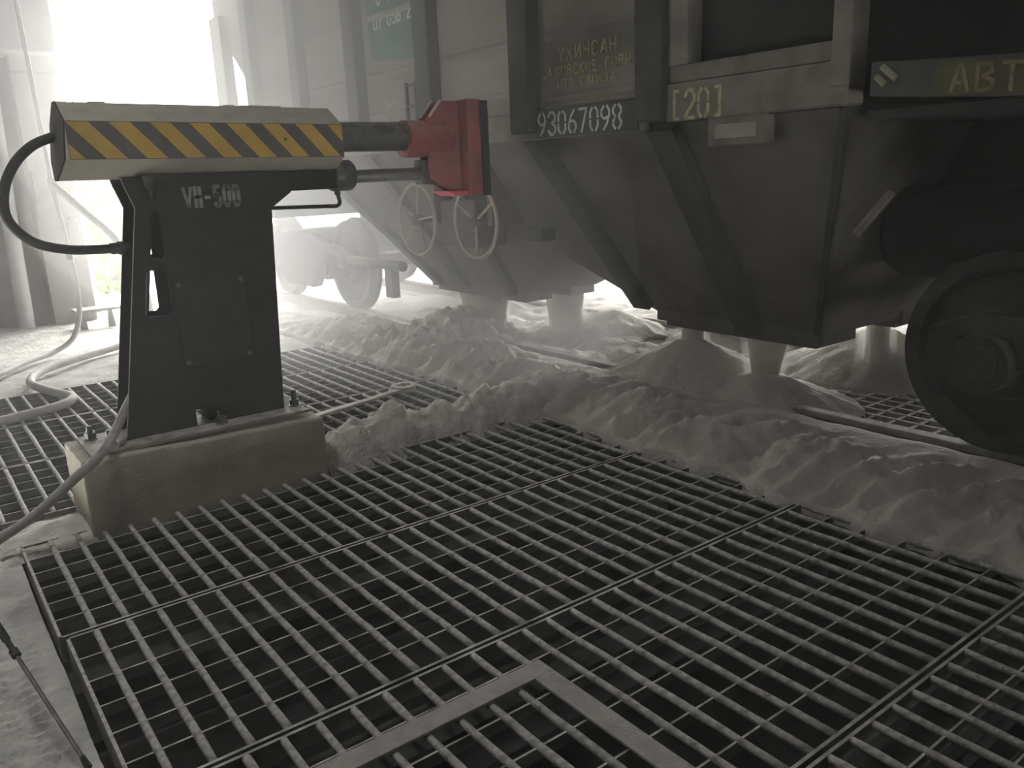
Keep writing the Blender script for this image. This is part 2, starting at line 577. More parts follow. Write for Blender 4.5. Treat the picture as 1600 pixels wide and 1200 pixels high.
struct(x.build("wall_pillar", CONCW, None, bevel=0.015), "concrete gate pillar left of the bright opening")
x = MB()
x.box(1.97, 2.14, 11.9, 12.15, -0.2, 5.5)
struct(x.build("trim_1", mat("jamb_paint", (0.6, 0.58, 0.55), 0.9, var=0.1), None), "pale gate jamb behind the pillar")

# rails
RP = [(-.075, -.18), (.075, -.18), (.075, -.165), (.012, -.14), (.012, -.045), (.036, -.032), (.036, -.006), (.03, 0), (-.03, 0), (-.036, -.006),
      (-.036, -.032), (-.012, -.045), (-.012, -.14), (-.075, -.165)]
for nm, xr, lab in (("rail", 4.12, "steel rail half buried in white powder nearest the grates"), ("rail", 5.71, "far steel rail beyond the powder piles")):
    mb = MB()
    mb.prism([(xr + a, 0.15 + b) for a, b in RP], 'y', -6, 16)
    tag(mb.build(nm, RAILM), lab, "rail", "rails of the track")

# ================================================================== GRATES
BAR_L = 0.985


def bar_mesh(L, seed, w=0.0125, h=0.024):
    """dust-caked bar along +Y, top at z = 0"""
    n = 14
    vs = []
    prof = [(-.45, -h), (-.95, -.017), (-1, -.010), (-.75, -.003), (-.3, 0), (.3, 0), (.75, -.003), (1, -.010), (.95, -.017), (.45, -h)]
    for i in range(n + 1):
        y = L * i / n
        k = 1 + 0.2 * fbm(y * 7 + seed * 9.1, seed, 0, 3)
        dz = 0.004 * fbm(y * 6 + seed, seed * 3.3, 2, 3)
        dx = 0.0015 * fbm(y * 2.5 + seed * 2, 5.5, 1, 2)
        for a, b in prof:
            vs.append((a * w * k + dx, y, b + (dz if b > -.03 else 0)))
    m_ = len(prof)
    fs = [(i * m_ + j, i * m_ + j + 1, (i + 1) * m_ + j + 1, (i + 1) * m_ + j) for i in range(n) for j in range(m_ - 1)]
    fs += [tuple(range(m_)), tuple(range(n * m_, n * m_ + m_))[::-1]]
    me = bpy.data.meshes.new("bearing_bar")
    me.from_pydata(vs, [], fs)
    bm = bmesh.new()
    bm.from_mesh(me)
    bmesh.ops.recalc_face_normals(bm, faces=bm.faces)
    bm.to_mesh(me)
    bm.free()
    me.materials.append(GRATE)
    for p in me.polygons:
        p.use_smooth = True
    return me


def box_mesh(name, sx, sy, z0, z1, material):
    mb = MB()
    mb.box(0, sx, 0, sy, z0, z1)
    me = bpy.data.meshes.new(name)
    me.from_pydata(mb.v, [], mb.f)
    me.materials.append(material)
    return me


def grate(label, x0, x1, y0, y1, first, z=0.0, pitch=0.11, cells=6, group="floor grates over the pit", cut=None, skip=None):
    t = thing("floor_grate", label, "grate", (x0, y0, z), group)
    L = y1 - y0 - 0.02
    variants = [bar_mesh(L, s + random.random() * 9) for s in range(4)]
    k = 0
    xx = first
    while xx < x1 - 0.03:
        if not (skip and skip(xx)):
            o = bpy.data.objects.new("bearing_bar", variants[k % 4])
            o.location = (xx - x0, 0.01, 0)
            COL.objects.link(o)
            o.parent = t
        xx += pitch
        k += 1
    cm = box_mesh("cross_bar", x1 - x0, 0.0075, -0.05, -0.010, GRATE_SIDE)
    for c in range(1, cells):
        o = bpy.data.objects.new("cross_bar", cm)
        o.location = (0, (y1 - y0) * c / cells, 0)
        COL.objects.link(o)
        o.parent = t
    em = box_mesh("end_bar", x1 - x0, 0.011, -0.065, 0.0, GRATE_SIDE)
    for yy in (0.0, y1 - y0 - 0.011):
        o = bpy.data.objects.new("end_bar", em)
        o.location = (0, yy, 0)
        COL.objects.link(o)
        o.parent = t
    sm = box_mesh("side_bar", 0.011, y1 - y0, -0.1, 0.0, GRATE)
    for xq in (0.0, x1 - x0 - 0.011):
        o = bpy.data.objects.new("side_bar", sm)
        o.location = (xq, 0, 0)
        COL.objects.link(o)
        o.parent = t
    return t


grate("steel bar grate directly in front of the concrete block", 0.245, 3.36, 3.105, 4.10, 0.364)
grate("steel bar grate second from the concrete block, under no hatch frame", 0.265, 3.36, 2.085, 3.090, 0.364)
grate("steel bar grate lying under the flat hatch frame", 0.265, 3.36, 1.055, 2.07, 0.33)
grate("nearest steel bar grate at the lower right corner", 0.265, 3.36, 0.03, 1.04, 0.345)
grate("steel bar grate just behind the concrete block and ridge", -0.2, 3.32, 4.46, 5.415, 0.0)
grate("steel bar grate in the middle behind the machine, carrying the wrench", -0.2, 3.32, 5.425, 6.385, 0.0)
grate("farthest steel bar grate behind the machine by the powder floor", -0.2, 3.32, 6.395, 7.36, 0.0)

# grate between the rails
t = thing("track_grate", "powder dusted grate between the rails under the wagon", "grate", (4.2, -0.5, 0.02))
ba = box_mesh("bearing_bar", 0.02, 8.4, -0.05, 0.0, GRATE)
cb = box_mesh("cross_bar", 1.4, 0.022, -0.045, -0.004, GRATE)
for i in range(11):
    o = bpy.data.objects.new("bearing_bar", ba)
    o.location = (0.1 + i * 0.115, 0, 0)
    COL.objects.link(o)
    o.parent = t
for i in range(62):
    o = bpy.data.objects.new("cross_bar", cb)
    o.location = (0, 0.06 + i * 0.135, 0)
    COL.objects.link(o)
    o.parent = t

# flat hatch frame on the grate
h = thing("hatch_frame", "flat grey hatch frame with worn marks lying on the near grates", "hatch", (0.5, 0.95, 0.0))
for nm, a in (("frame_strip", (0.5, 1.452, 1.795, 1.87)), ("frame_strip", (1.377, 1.452, 0.95, 1.795)), ("frame_strip", (0.5, 1.377, 0.95, 1.025)),
              ("frame_strip", (0.5, 0.575, 1.025, 1.795))):
    mb = MB()
    mb.box(a[0], a[1], a[2], a[3], 0.004, 0.014)
    mb.build(nm, mat("hatch_steel", (0.52, 0.5, 0.47), 0.8, var=0.2, scale=20, second=(0.38, 0.365, 0.34), bump=0.4, bump_scale=90), h, bevel=0.002)

# ================================================================== WAGON
WG = thing("hopper_wagon", "dusty grey hopper railway wagon unloading white powder", "wagon", (4.9, 4.98, 0.15))
XS = 3.36      # side sheet plane
XF = 6.44
ZT = 4.1
ribs = [3.12, 4.2, 5.31, 6.41, 7.53, 8.66]
for y in ribs:
    z0 = 1.775 if y < 8 else 2.3
    for xa, xb in ((3.26, XS), (XF, XF + 0.1)):
        mb = MB()
        mb.box(xa, xb, y - 0.095, y + 0.095, z0, ZT)
        mb.build("side_rib", WAGON_RIB, WG, bevel=0.01)
edges = [3.0] + ribs[1:]
for i in range(len(ribs)):
    ya = ribs[i] + 0.095
    for xa, xb, nm in ((XS, XS + 0.03, "side_panel"), (XF - 0.03, XF, "side_panel")):
        mb = MB()
        if i < 4:
            yb = ribs[i + 1] - 0.095
            mb.prism([(ya - .1, 1.78), (yb + .1, 1.78), (yb + .1, ZT), (ya - .1, ZT)], 'x', xa, xb)
        elif i == 4:
            mb.prism([(ya - .1, 1.78), (8.0, 1.78), (8.66, 2.32), (8.66, ZT), (ya - .1, ZT)], 'x', xa, xb)
        else:
            mb.prism([(8.66, 2.32), (9.36, 2.93), (9.75, 3.27), (9.75, ZT), (8.66, ZT)], 'x', xa, xb)
        mb.build(nm, WAGON, WG)
# swages pressed along the side panels
for i in range(4):
    ya, yb = ribs[i] + 0.15, ribs[i + 1] - 0.15
    for z in ((1.96, 2.32, 2.75) if i == 0 else (2.02, 2.32, 2.75)):
        mb = MB()
        mb.prism([(XS, z - .03), (XS - .012, z - .012), (XS - .012, z + .012), (XS, z + .03)], 'y', ya, yb)
        mb.build("panel_swage", WAGON, WG)
# bottom side sill
for xa, xb in ((3.325, XS), (XF, XF + .035)):
    mb = MB()
    mb.box(xa, xb, 3.2, 7.95, 1.735, 1.90)
    mb.build("side_sill", WAGON_SILL, WG, bevel=0.006)
# end frame with dark opening and [20] sill
for xa, xb in ((3.30, 3.42), (XF - .06, XF + .06)):
    mb = MB()
    mb.box(xa, xb, 2.02, 3.03, 1.765, 1.945)
    mb.build("end_sill", WAGON_SILL, WG, bevel=0.008)
    mb = MB()
    mb.box(xa + .02, xb, 2.02, 3.03, 1.945, 2.03)
    mb.build("end_sill_rail", WAGON_SILL, WG, bevel=0.008)
    mb = MB()
    mb.box(xa - .005, xb, 2.015, 2.105, 1.84, ZT)
    mb.build("end_post", WAGON_SILL, WG, bevel=0.006)
    mb = MB()
    mb.box(xa + .01, xb, 2.90, 3.03, 2.03, ZT)
    mb.build("end_post", WAGON, WG, bevel=0.006)
    mb = MB()
    mb.box(xa, xb, 9.45, 9.76, 1.5, 3.3)
    mb.build("end_post", WAGON, WG, bevel=0.006)
# inner end slopes
for pts in (((2.9, 1.8), (1.1, 3.6), (1.1, 3.66), (2.96, 1.86)), ((7.95, 1.8), (9.75, 3.3), (9.75, 3.36), (7.9, 1.84))):
    mb = MB()
    mb.prism(list(pts), 'x', 3.49, XF - .03)
    mb.build("end_slope", WAGON_DARK, WG)
mb = MB()
mb.box(3.44, 3.47, 2.1, 3.0, 1.95, ZT)  # dark sheet stands in for the shade in the open end gap
mb.build("gap_shade_sheet", WAGON_DARK, WG)
mb = MB()
mb.box(3.3, XF + .06, 1.15, 1.2, 3.3, ZT)
mb.build("end_wall", WAGON_DARK, WG)
mb = MB()
mb.box(3.36, XF, 3.0, 9.7, ZT - .03, ZT)
mb.build("roof", WAGON, WG)
mb = MB()
mb.box(3.36, XF, 2.1, 8.0, 1.76, 1.78)
mb.build("body_floor", WAGON_DARK, WG)

# hoppers: sloped side, end and inner sheets
HB = [("near", 2.05, 4.68, 2.69, 3.90), ("far", 4.68, 7.97, 5.46, 6.87)]
XO0, XO1 = 4.25, 5.55
for nm, ya, yb, ca, cb_ in HB:
    zt, zb, zr = 1.78, 0.54, 0.97
    XO1 = 5.55 if nm == "near" else 5.05
    gw = 0.42 if nm == "near" else 0.3

    def xs(z, far=False):
        k = (zt - z) / (zt - zb)
        return XS + 0.02 + (XO0 - XS - 0.02) * k if not far else XF - 0.02 + (XO1 - XF + 0.02) * k
    th = 0.02
    if nm == "near":
        outer = (ya, zt)
        inner = (yb, zr)
        poly = [(ya, zt), (yb, zt), (yb, zr), (cb_, zb), (ca, zb)]
    else:
        poly = [(ya, zt), (yb, zt), (cb_, zb), (ca, zb), (ya, zr)]
    for far in (False, True):
        mb = MB()
        n = len(poly)
        d = th if not far else -th
        vs = [(xs(z, far), y, z) for y, z in poly] + [(xs(z, far) + d, y, z) for y, z in poly]
        fs = [tuple(range(n)), tuple(range(n, 2 * n))[::-1]] + [(i, (i + 1) % n, n + (i + 1) % n, n + i) for i in range(n)]
        mb.add(vs, fs)
        mb.build("hopper_side", WAGON_LOW, WG)
    # end and inner slopes
    seq = [((ya, zt), (ca, zb)), ((cb_, zb), (yb, zr))] if nm == "near" else [((ya, zr), (ca, zb)), ((cb_, zb), (yb, zt))]
    for (y1, z1), (y2, z2) in seq:
        mb = MB()
        A = [(xs(z1), y1, z1), (xs(z1, True), y1, z1), (xs(z2, True), y2, z2), (xs(z2), y2, z2)]
        mb.hexa([*A, *[(px, py, pz + 0.02) for px, py, pz in A]])
        mb.build("hopper_slope", WAGON_LOW, WG)
    # chute floor and gates
    for xa, xb in ((XO0, XO0 + gw), (XO1 - gw, XO1)):
        mb = MB()
        mb.box(xa, xb, ca + .02, cb_ - .02, zb - 0.07, zb + 0.02)
        gt = mb.build("discharge_gate", WAGON_LOW, WG, bevel=0.006)
        mb = MB()
        mb.box(xa - .03, xa + 0.01, ca - .04, cb_ + .04, zb - .03, zb + .05)
        mb.build("gate_flange", WAGON_LOW, gt)
    mb = MB()
    mb.box(XO0 + gw, XO1 - gw, ca + .1, cb_ - .1, zb, zb + .2)
    mb.build("hopper_saddle", WAGON_LOW, WG)
    # stiffeners running down the slope
for yt, ybm in ((4.2, 4.02), (3.12, 3.16), (5.31, 5.6), (6.41, 6.3), (7.53, 6.75), (2.09, 2.70)):
    def sx(z):
        return XS + 0.02 + (XO0 - XS - 0.02) * (1.78 - z) / 1.24
    zb = 0.56 if yt not in (4.2,) else 0.62
    wd = {2.09: 0.02, 3.12: 0.09, 4.2: 0.075}.get(yt, 0.06)
    pr = 0.06 if yt != 2.09 else 0.012
    mb = MB()
    a, b = Vector((sx(1.76), yt, 1.76)), Vector((sx(zb), ybm, zb))
    nn = Vector((-0.81, 0, -0.58)) * pr
    e = Vector((0, wd, 0))
    mb.hexa([a - e, a + e, b + e, b - e, a - e + nn, a + e + nn, b + e + nn, b - e + nn])
    mb.build("hopper_stiffener", WAGON_RIB, WG)
# bracket box under the end sill
mb = MB()
mb.box(3.33, 3.41, 2.45, 2.78, 1.63, 1.765)
br = mb.build("bracket", WAGON_SILL, WG, bevel=0.005)
mb = MB()
mb.box(3.322, 3.332, 2.488, 2.73, 1.666, 1.731)
mb.build("label_plate", mat("label_plate_paint", (0.27, 0.25, 0.22), 0.8, var=0.2), br)
# platform beam at the near end
mb = MB()
mb.hexa([(3.29, 1.92, 1.788), (3.42, 1.92, 1.788), (3.42, -0.8, 1.55), (3.29, -0.8, 1.55), (3.29, 1.92, 1.918), (3.42, 1.92, 1.918), (3.42, -0.8, 1.74), (3.29, -0.8, 1.74)])
pb = mb.build("platform_beam", BEAM_TAG, WG, bevel=0.005)
mb = MB()
mb.box(3.42, XF, -0.8, 2.0, 1.70, 1.74)
mb.build("platform_floor", WAGON_DARK, WG)
mb = MB()
mb.box(4.6, 5.2, -0.9, 2.6, 1.15, 1.70)
mb.build("centre_sill", WAGON_DARK, WG)
mb = MB()
mb.box(4.6, 5.2, 7.4, 10.8, 1.15, 1.70)
mb.build("centre_sill", WAGON_DARK, WG)
for yb in (0.685, 9.275):
    mb = MB()
    mb.box(3.55, 6.25, yb - 0.22, yb + 0.22, 1.15, 1.62)
    mb.build("body_bolster", WAGON_DARK, WG, bevel=0.02)
mb = MB()
mb.lathe([(0, 0.12), (0.04, 0.2), (0.1, 0.235), (1.3, 0.235), (1.36, 0.2), (1.4, 0.12)], (4.35, 0.95, 1.16), 'y', 24)  # added dark cylinder closes off the bright gap above the near wheel
mb.build("gap_blocker", WAGON_DARK, WG, smooth=True)
# brake lever and rod under the platform
mb = MB()
mb.tube([(3.70, 2.18, 1.20), (3.70, 2.02, 1.39)], 0.022, 8)
mb.build("brake_lever", WAGON_SILL, WG)
mb = MB()
mb.box(3.6, 3.72, 4.42, 4.6, 1.08, 1.17)
mb.build("gate_lug", WAGON_RIB, WG, bevel=0.01)
# ladder strip near the green panel
for dy in (0, 0.14):
    mb = MB()
    mb.box(3.30, 3.325, 5.47 + dy, 5.495 + dy, 1.78, 2.22)
    mb.build("ladder_rail", WAGON_RIB, WG)
for z in (1.9, 2.05, 2.2):
    mb = MB()
    mb.tube([(3.312, 5.48, z), (3.312, 5.62, z)], 0.01, 6)
    mb.build("ladder_rung", WAGON_RIB, WG)
# green painted field and the stencils
mb = MB()
mb.prism([(5.42, 2.38), (6.2, 2.44), (6.28, 3.4), (5.42, 3.4)], 'x', XS - .004, XS)
mb.build("green_panel", GREEN, WG)
mb = MB()
mb.box(3.316, 3.326, 3.24, 4.10, 1.74, 1.895)
mb.build("number_patch", PLATE_DARK, WG)
DN = (0, -1, 0)
UP = (0, 0, 1)
lettering("wagon_number", "93067098", TXTW, (3.316, 4.075, 1.757), DN, UP, 0.125, 0.062, 0.0925, 0.014, WG)
lettering("stencil_text", "YXIcCAH", TXTY, (XS - .002, 3.92, 2.165), DN, UP, 0.072, 0.048, 0.072, 0.0115, WG)
for word_, y_ in (("CA", 4.075), ("KOBCKIE", 3.95), ("GOPy", 3.525)):
    lettering("stencil_text", word_, TXTY, (XS - .002, y_, 2.085), DN, UP, 0.052, 0.036, 0.0525, 0.0105, WG)
lettering("stencil_text", "OTB CBOKTA", TXTY, (XS - .002, 3.93, 2.016), DN, UP, 0.042, 0.034, 0.05, 0.0095, WG)
lettering("stencil_mark", "[20]", TXTY, (3.30, 2.985, 1.775), DN, UP, 0.13, 0.06, 0.085, 0.0165, WG)
lettering("stencil_date", "07 05B 20", TXTW, (XS - .004, 6.12, 2.66), (0, -1, 0.02), UP, 0.095, 0.05, 0.073, 0.013, WG)
lettering("stencil_date", "C 1302", TXTW, (XS - .004, 6.05, 2.83), (0, -1, 0.02), UP, 0.095, 0.05, 0.073, 0.013, WG)
lettering("stencil_text", "CHT", TXTY, (XS - .002, 6.05, 2.06), DN, UP, 0.06, 0.045, 0.07, 0.011, WG)
lettering("stencil_text", "OTAB", TXTY, (XS - .002, 6.05, 1.97), DN, UP, 0.05, 0.04, 0.06, 0.01, WG)
mb = MB()
mb.hexa([(3.284, 1.68, 1.77), (3.29, 1.68, 1.77), (3.29, -0.5, 1.58), (3.284, -0.5, 1.58), (3.284, 1.64, 1.89), (3.29, 1.64, 1.89), (3.29, -0.5, 1.72), (3.284, -0.5, 1.72)])
mb.build("stencil_field", mat("olive_patch", (0.07, 0.068, 0.035), 0.8, var=0.3), pb)
lettering("stencil_text", "ABTOPEGIM", TXTO, (3.284, 1.592, 1.776), (0, -1, -0.08), UP, 0.095, 0.062, 0.09, 0.014, pb)
for (ya, za, yb, zb) in ((1.87, 1.895, 1.81, 1.845), (1.89, 1.86, 1.855, 1.825)):
    mb = MB()
    mb.tube([(3.286, ya, za), (3.286, yb, zb)], 0.014, 8)
    mb.build("yellow_dab", mat("dab_paint", (0.22, 0.215, 0.14), 0.8), pb)


# hand wheels of the discharge gates
def handwheel(y, z, rx, spokes):
    hx = 3.47
    hw = MB()
    ring = [(hx, y + rx * math.cos(2 * math.pi * i / 36), z + rx * math.sin(2 * math.pi * i / 36)) for i in range(36)]
    hw.tube(ring, 0.014, 8, closed=True)
    ob = hw.build("handwheel", HANDW, WG, smooth=True)
    for s in range(spokes):
        a = 2 * math.pi * s / spokes + 0.5
        mb = MB()
        mb.tube([(hx, y, z), (hx, y + rx * math.cos(a), z + rx * math.sin(a))], 0.010, 6)
        mb.build("spoke", HANDW, ob)
    mb = MB()
    mb.lathe([(-0.03, 0.02), (-0.03, 0.04), (0.03, 0.045), (0.05, 0.03), (0.3, 0.028)], (hx, y, z), 'x', 14)
    mb.build("hub", WAGON_LOW, ob, smooth=True)


handwheel(5.86, 1.205, 0.278, 5)
handwheel(5.03, 1.21, 0.265, 3)
mb = MB()
mb.box(3.55, 3.85, 5.15, 5.7, 1.0, 1.36)
mb.build("gearbox", WAGON_LOW, WG, bevel=0.03)
mb = MB()
mb.box(3.5, 3.9, 5.62, 5.68, 1.18, 1.8)
mb.build("gear_hanger", WAGON_LOW, WG)
mb = MB()
mb.box(3.5, 3.9, 4.86, 4.92, 1.18, 1.8)
mb.build("gear_hanger", WAGON_LOW, WG)
mb = MB()
mb.tube([(3.9, 6.9, 0.72), (3.9, 8.0, 0.72)], 0.05, 10)
mb.build("brake_pipe", WAGON_LOW, WG)
mb = MB()
mb.box(3.88, 3.96, 7.1, 7.24, 0.40, 0.70)
mb.build("pipe_hanger", WAGON_LOW, WG)


# bogies
def bogie(yc, sgn, label):
    t = thing("wagon_bogie", label, "bogie", (4.915, yc, 0.15), "bogies of the wagon")
    for dy in (-0.925, 0.925):
        for side in (-1, 1):
            xc = 4.915 + side * 0.795
            s = side
            mb = MB()
            prof = [(0.075 * s, 0.12), (0.085 * s, 0.2), (0.03 * s, 0.22), (0.0 * s, 0.38), (0.065 * s, 0.405), (0.068 * s, 0.474), (-0.03 * s, 0.482), (-0.036 * s, 0.508),
                    (-0.062 * s, 0.505), (-0.066 * s, 0.41), (-0.02 * s, 0.38), (-0.01 * s, 0.22), (-0.06 * s, 0.2), (-0.06 * s, 0.12)]
            mb.lathe(prof, (xc, yc + dy, 0.635), 'x', 64)
            mb.build("wheel", WHEELM, t, smooth=True)
        mb = MB()
        mb.tube([(3.86, yc + dy, 0.635), (5.97, yc + dy, 0.635)], 0.075, 16)
        mb.build("axle", WHEELM, t, smooth=True)
    for side in (-1, 1):
        xc = 4.915 + side * 1.02
        # cast side frame outline (y, z)
        top = [(-1.2, 0.62), (-1.18, 0.78), (-0.95, 0.86), (-0.7, 0.86), (-0.45, 0.97), (0.45, 0.97), (0.7, 0.86), (0.95, 0.86), (1.18, 0.78), (1.2, 0.62)]
        bot = [(1.06, 0.62), (1.04, 0.74), (0.82, 0.74), (0.80, 0.62), (0.62, 0.60), (0.38, 0.36), (-0.38, 0.36), (-0.62, 0.60), (-0.80, 0.62), (-0.82, 0.74), (-1.04, 0.74), (-1.06, 0.62)]
        poly = [(yc + a, b) for a, b in top + bot]
        mb = MB()
        mb.prism(poly, 'x', xc - 0.06, xc + 0.06)
        fr = mb.build("side_frame", BOGIE, t, bevel=0.02)
        for dy in (-0.925, 0.925):
            mb = MB()
            mb.lathe([(-0.13, 0.09), (-0.13, 0.135), (0.10, 0.14), (0.12, 0.1)], (xc, yc + dy, 0.635), 'x', 20)
            ab = mb.build("axle_box", BOGIE, t, smooth=True)
            mb = MB()
            mb.lathe([(0, 0.07), (0, 0.085), (0.02, 0.085), (0.02, 0.07)], (xc - 0.15 if side < 0 else xc + 0.13, yc + dy, 0.635), 'x', 16)
            mb.build("axle_cap", BOGIE, ab)
        for k in (-0.2, 0, 0.2):
            mb = MB()
            pts = [(xc + 0.055 * math.cos(a * 0.7) * (1), yc + k + 0.055 * math.sin(a * 0.7), 0.40 + a * 0.0071) for a in range(0, 45)]
            mb.tube(pts, 0.014, 6)
            mb.build("spring", BOGIE, t)
    mb = MB()
    mb.box(3.84, 5.99, yc - 0.2, yc + 0.2, 0.72, 1.0)
    mb.build("bolster", BOGIE, t, bevel=0.03)
    mb = MB()
    mb.lathe([(0, 0.2), (0.15, 0.2)], (4.915, yc, 1.0), 'z', 20)
    mb.build("centre_plate", BOGIE, t)
    # brake shoes and hanger rods near the inner wheel
    for side in (-1, 1):
        for dy in (-0.925, 0.925):
            y0 = yc + dy - math.copysign(0.52, dy)
            mb = MB()
            mb.box(4.915 + side * 0.795 - .05, 4.915 + side * 0.795 + .05, y0 - 0.04, y0 + 0.04, 0.5, 0.8)
            mb.build("brake_shoe", BOGIE, t, bevel=0.01)
    return t


bogie(0.685, 1, "dark near bogie with its large black wheel at the right edge")
bogie(9.275, -1, "hazy backlit bogie at the far end of the wagon")

# ================================================================== MACHINE
blk = MB()
# concrete footing with slightly uneven top
bx0, bx1, by0, by1 = 0.535, 1.725, 4.03, 4.46
nx, ny = 24, 10
vs = []
for j in range(ny + 1):
    for i in range(nx + 1):
        X = bx0 + (bx1 - bx0) * i / nx
        Y = by0 + (by1 - by0) * j / ny
        vs.append((X, Y, 0.345 - 0.035 * i / nx + 0.006 * fbm(X * 8, Y * 8)))
top = lambda i, j: j * (nx + 1) + i
fs = [(top(i, j), top(i + 1, j), top(i + 1, j + 1), top(i, j + 1)) for j in range(ny) for i in range(nx)]
nb = len(vs)
border = [(i, 0) for i in range(nx)] + [(nx, j) for j in range(ny)] + [(i, ny) for i in range(nx, 0, -1)] + [(0, j) for j in range(ny, 0, -1)]
rows = 8
for r_ in range(1, rows + 1):
    for (i, j) in border:
        X, Y, Z = vs[top(i, j)]
        z = Z + (-0.5 - Z) * r_ / rows
        d = 0.006 * fbm(X * 6, z * 6, Y * 6)
        vs.append((X + (d if i in (0, nx) else 0), Y + (d if j in (0, ny) else 0), z))
nbd = len(border)
for r_ in range(rows):
    for k in range(nbd):
        a = top(*border[k]) if r_ == 0 else nb + (r_ - 1) * nbd + k
        b = top(*border[(k + 1) % nbd]) if r_ == 0 else nb + (r_ - 1) * nbd + (k + 1) % nbd
        c = nb + r_ * nbd + (k + 1) % nbd
        d = nb + r_ * nbd + k
        fs.append((a, b, c, d))
blk.add(vs, fs)
tag(blk.build("concrete_footing", CONC, None, bevel=0.012), "cream concrete block carrying the black vibrator pedestal", "footing")

MC = thing("wagon_vibrator", "black pedestal vibrator with striped housing and red pushing head", "machine", (1.15, 4.31, 0.345))
mb = MB()
mb.box(0.59, 1.665, 4.07, 4.43, 0.345, 0.36)
mb.build("base_plate", mat("base_plate_steel", (0.20, 0.185, 0.15), 0.7, var=0.3, dust=0.7), MC)
PO = [(0.775, 0.36), (1.572, 0.36), (1.627, 1.42), (1.74, 1.495), (1.74, 1.60), (0.924, 1.60), (0.930, 1.57), (0.968, 1.455)]
slots = [[(1.036, 1.436), (1.066, 1.434), (1.072, 1.425), (1.074, 1.225), (1.06, 1.215), (1.005, 1.219), (0.997, 1.23), (1.028, 1.42)],
         [(0.985, 1.163), (1.055, 1.155), (1.069, 1.14), (1.069, 0.955), (1.055, 0.939), (0.955, 0.943), (0.943, 0.955), (0.974, 1.15)],
         [(1.112, 0.445), (1.232, 0.435), (1.232, 0.361), (1.112, 0.361)]]
plate("front_plate", BLACKP, PO, slots, 4.195, 4.207, MC)
plate("back_plate", BLACKP, PO, [[(x_ - 0.005, z_) for x_, z_ in s] for s in slots], 4.413, 4.425, MC)
for nm, pts in (("side_plate", ((0.775, 0.36), (0.968, 1.455), (0.93, 1.57), (0.924, 1.6))), ("side_plate", ((1.572, 0.36), (1.627, 1.42), (1.74, 1.495), (1.74, 1.6)))):
    dx = 0.012 if pts[0][0] < 1 else -0.012
    pts = [(a + (0.07 if dx > 0 else 0), b) for a, b in pts]
    mb = MB()
    for a, b in zip(pts[:-1], pts[1:]):
        mb.hexa([(a[0] + dx, 4.207, a[1]), (a[0], 4.207, a[1]), (b[0], 4.207, b[1]), (b[0] + dx, 4.207, b[1]),
                 (a[0] + dx, 4.413, a[1]), (a[0], 4.413, a[1]), (b[0], 4.413, b[1]), (b[0] + dx, 4.413, b[1])])
    sp_ = mb.build(nm, BLACKP, MC)
# thin pale strip along the left corner of the front plate
mb = MB()
pts = [(0.775, 0.37), (0.968, 1.455), (0.93, 1.57), (0.926, 1.595)]
mb.tube([(a, 4.196, b) for a, b in pts], 0.0022, 6)
mb.build("bright_edge", EDGE, MC)
mb = MB()
mb.box(1.19, 1.232, 4.25, 4.40, 0.36, 0.45)
mb.build("inner_rib", BLACKP, MC)
# inspection cover
mb = MB()
mb.box(1.085, 1.437, 4.181, 4.195, 0.672, 1.102)
cv = mb.build("inspection_cover", COVERP, MC, bevel=0.003)
BOLTD = mat("dull_bolt", (0.09, 0.085, 0.075), 0.7, var=0.2)
for cx, cz in ((1.107, 1.082), (1.415, 1.080), (1.107, 0.694), (1.415, 0.694)):
    mb = MB()
    mb.lathe([(0, 0.012), (0.004, 0.012), (0.004, 0.009), (0.011, 0.009)], (cx, 4.170, cz), 'y', 12)
    mb.build("bolt", BOLTD, cv)
lettering("model_lettering", "V", TXTG, (1.196, 4.1935, 1.445), (1, 0, 0), UP, 0.094, 0.036, 0.0468, 0.0145, MC, thick=0.002)
lettering("model_lettering", " H-soo", TXTG, (1.203, 4.1935, 1.445), (1, 0, 0), UP, 0.094, 0.025, 0.0468, 0.0175, MC, thick=0.002)
# small fitting under the housing
mb = MB()
mb.lathe([(-0.10, 0.012), (-0.06, 0.016), (-0.05, 0.028), (0.0, 0.034)], (1.045, 4.165, 1.60), 'z', 14)
mb.build("grease_fitting", ENDCAP, MC, smooth=True)

# housing: eight-sided casing along x, left end slightly higher
HY, HX0, HX1 = 4.31, 0.70, 2.035
oct_ = [(-0.17, 0.083), (-0.025, 0.172), (0.025, 0.172), (0.17, 0.083), (0.17, -0.083), (0.025, -0.170), (-0.025, -0.170), (-0.17, -0.083)]


def hz(xp):
    return 1.762 - 0.0115 * (xp - HX0)


mb = MB()
rings = []
for xp, k in ((HX0, 1), (HX1, 1)):
    rings.append([(xp + (0.02 if (xp == HX0 and b > 0) else -0.02 if (xp == HX0 and b < -.1) else 0), HY + a, hz(xp) + b * k) for a, b in oct_])
vs = rings[0] + rings[1]
fs = [(i, (i + 1) % 8, 8 + (i + 1) % 8, 8 + i) for i in range(8)]
mb.add(vs, fs + [tuple(range(8, 16))])
hs = mb.build("housing", CREAM, MC, bevel=0.004)
mb = MB()
mb.add([(p[0] - 0.003, p[1], p[2]) for p in rings[0]] + [(p[0] + 0.004, HY + (p[1] - HY) * 1.006, hz(HX0) + (p[2] - hz(HX0)) * 1.006) for p in rings[0]],
       [tuple(range(8))[::-1], tuple(range(8, 16))] + [(i, (i + 1) % 8, 8 + (i + 1) % 8, 8 + i) for i in range(8)])
mb.build("end_cover", ENDCAP, hs)
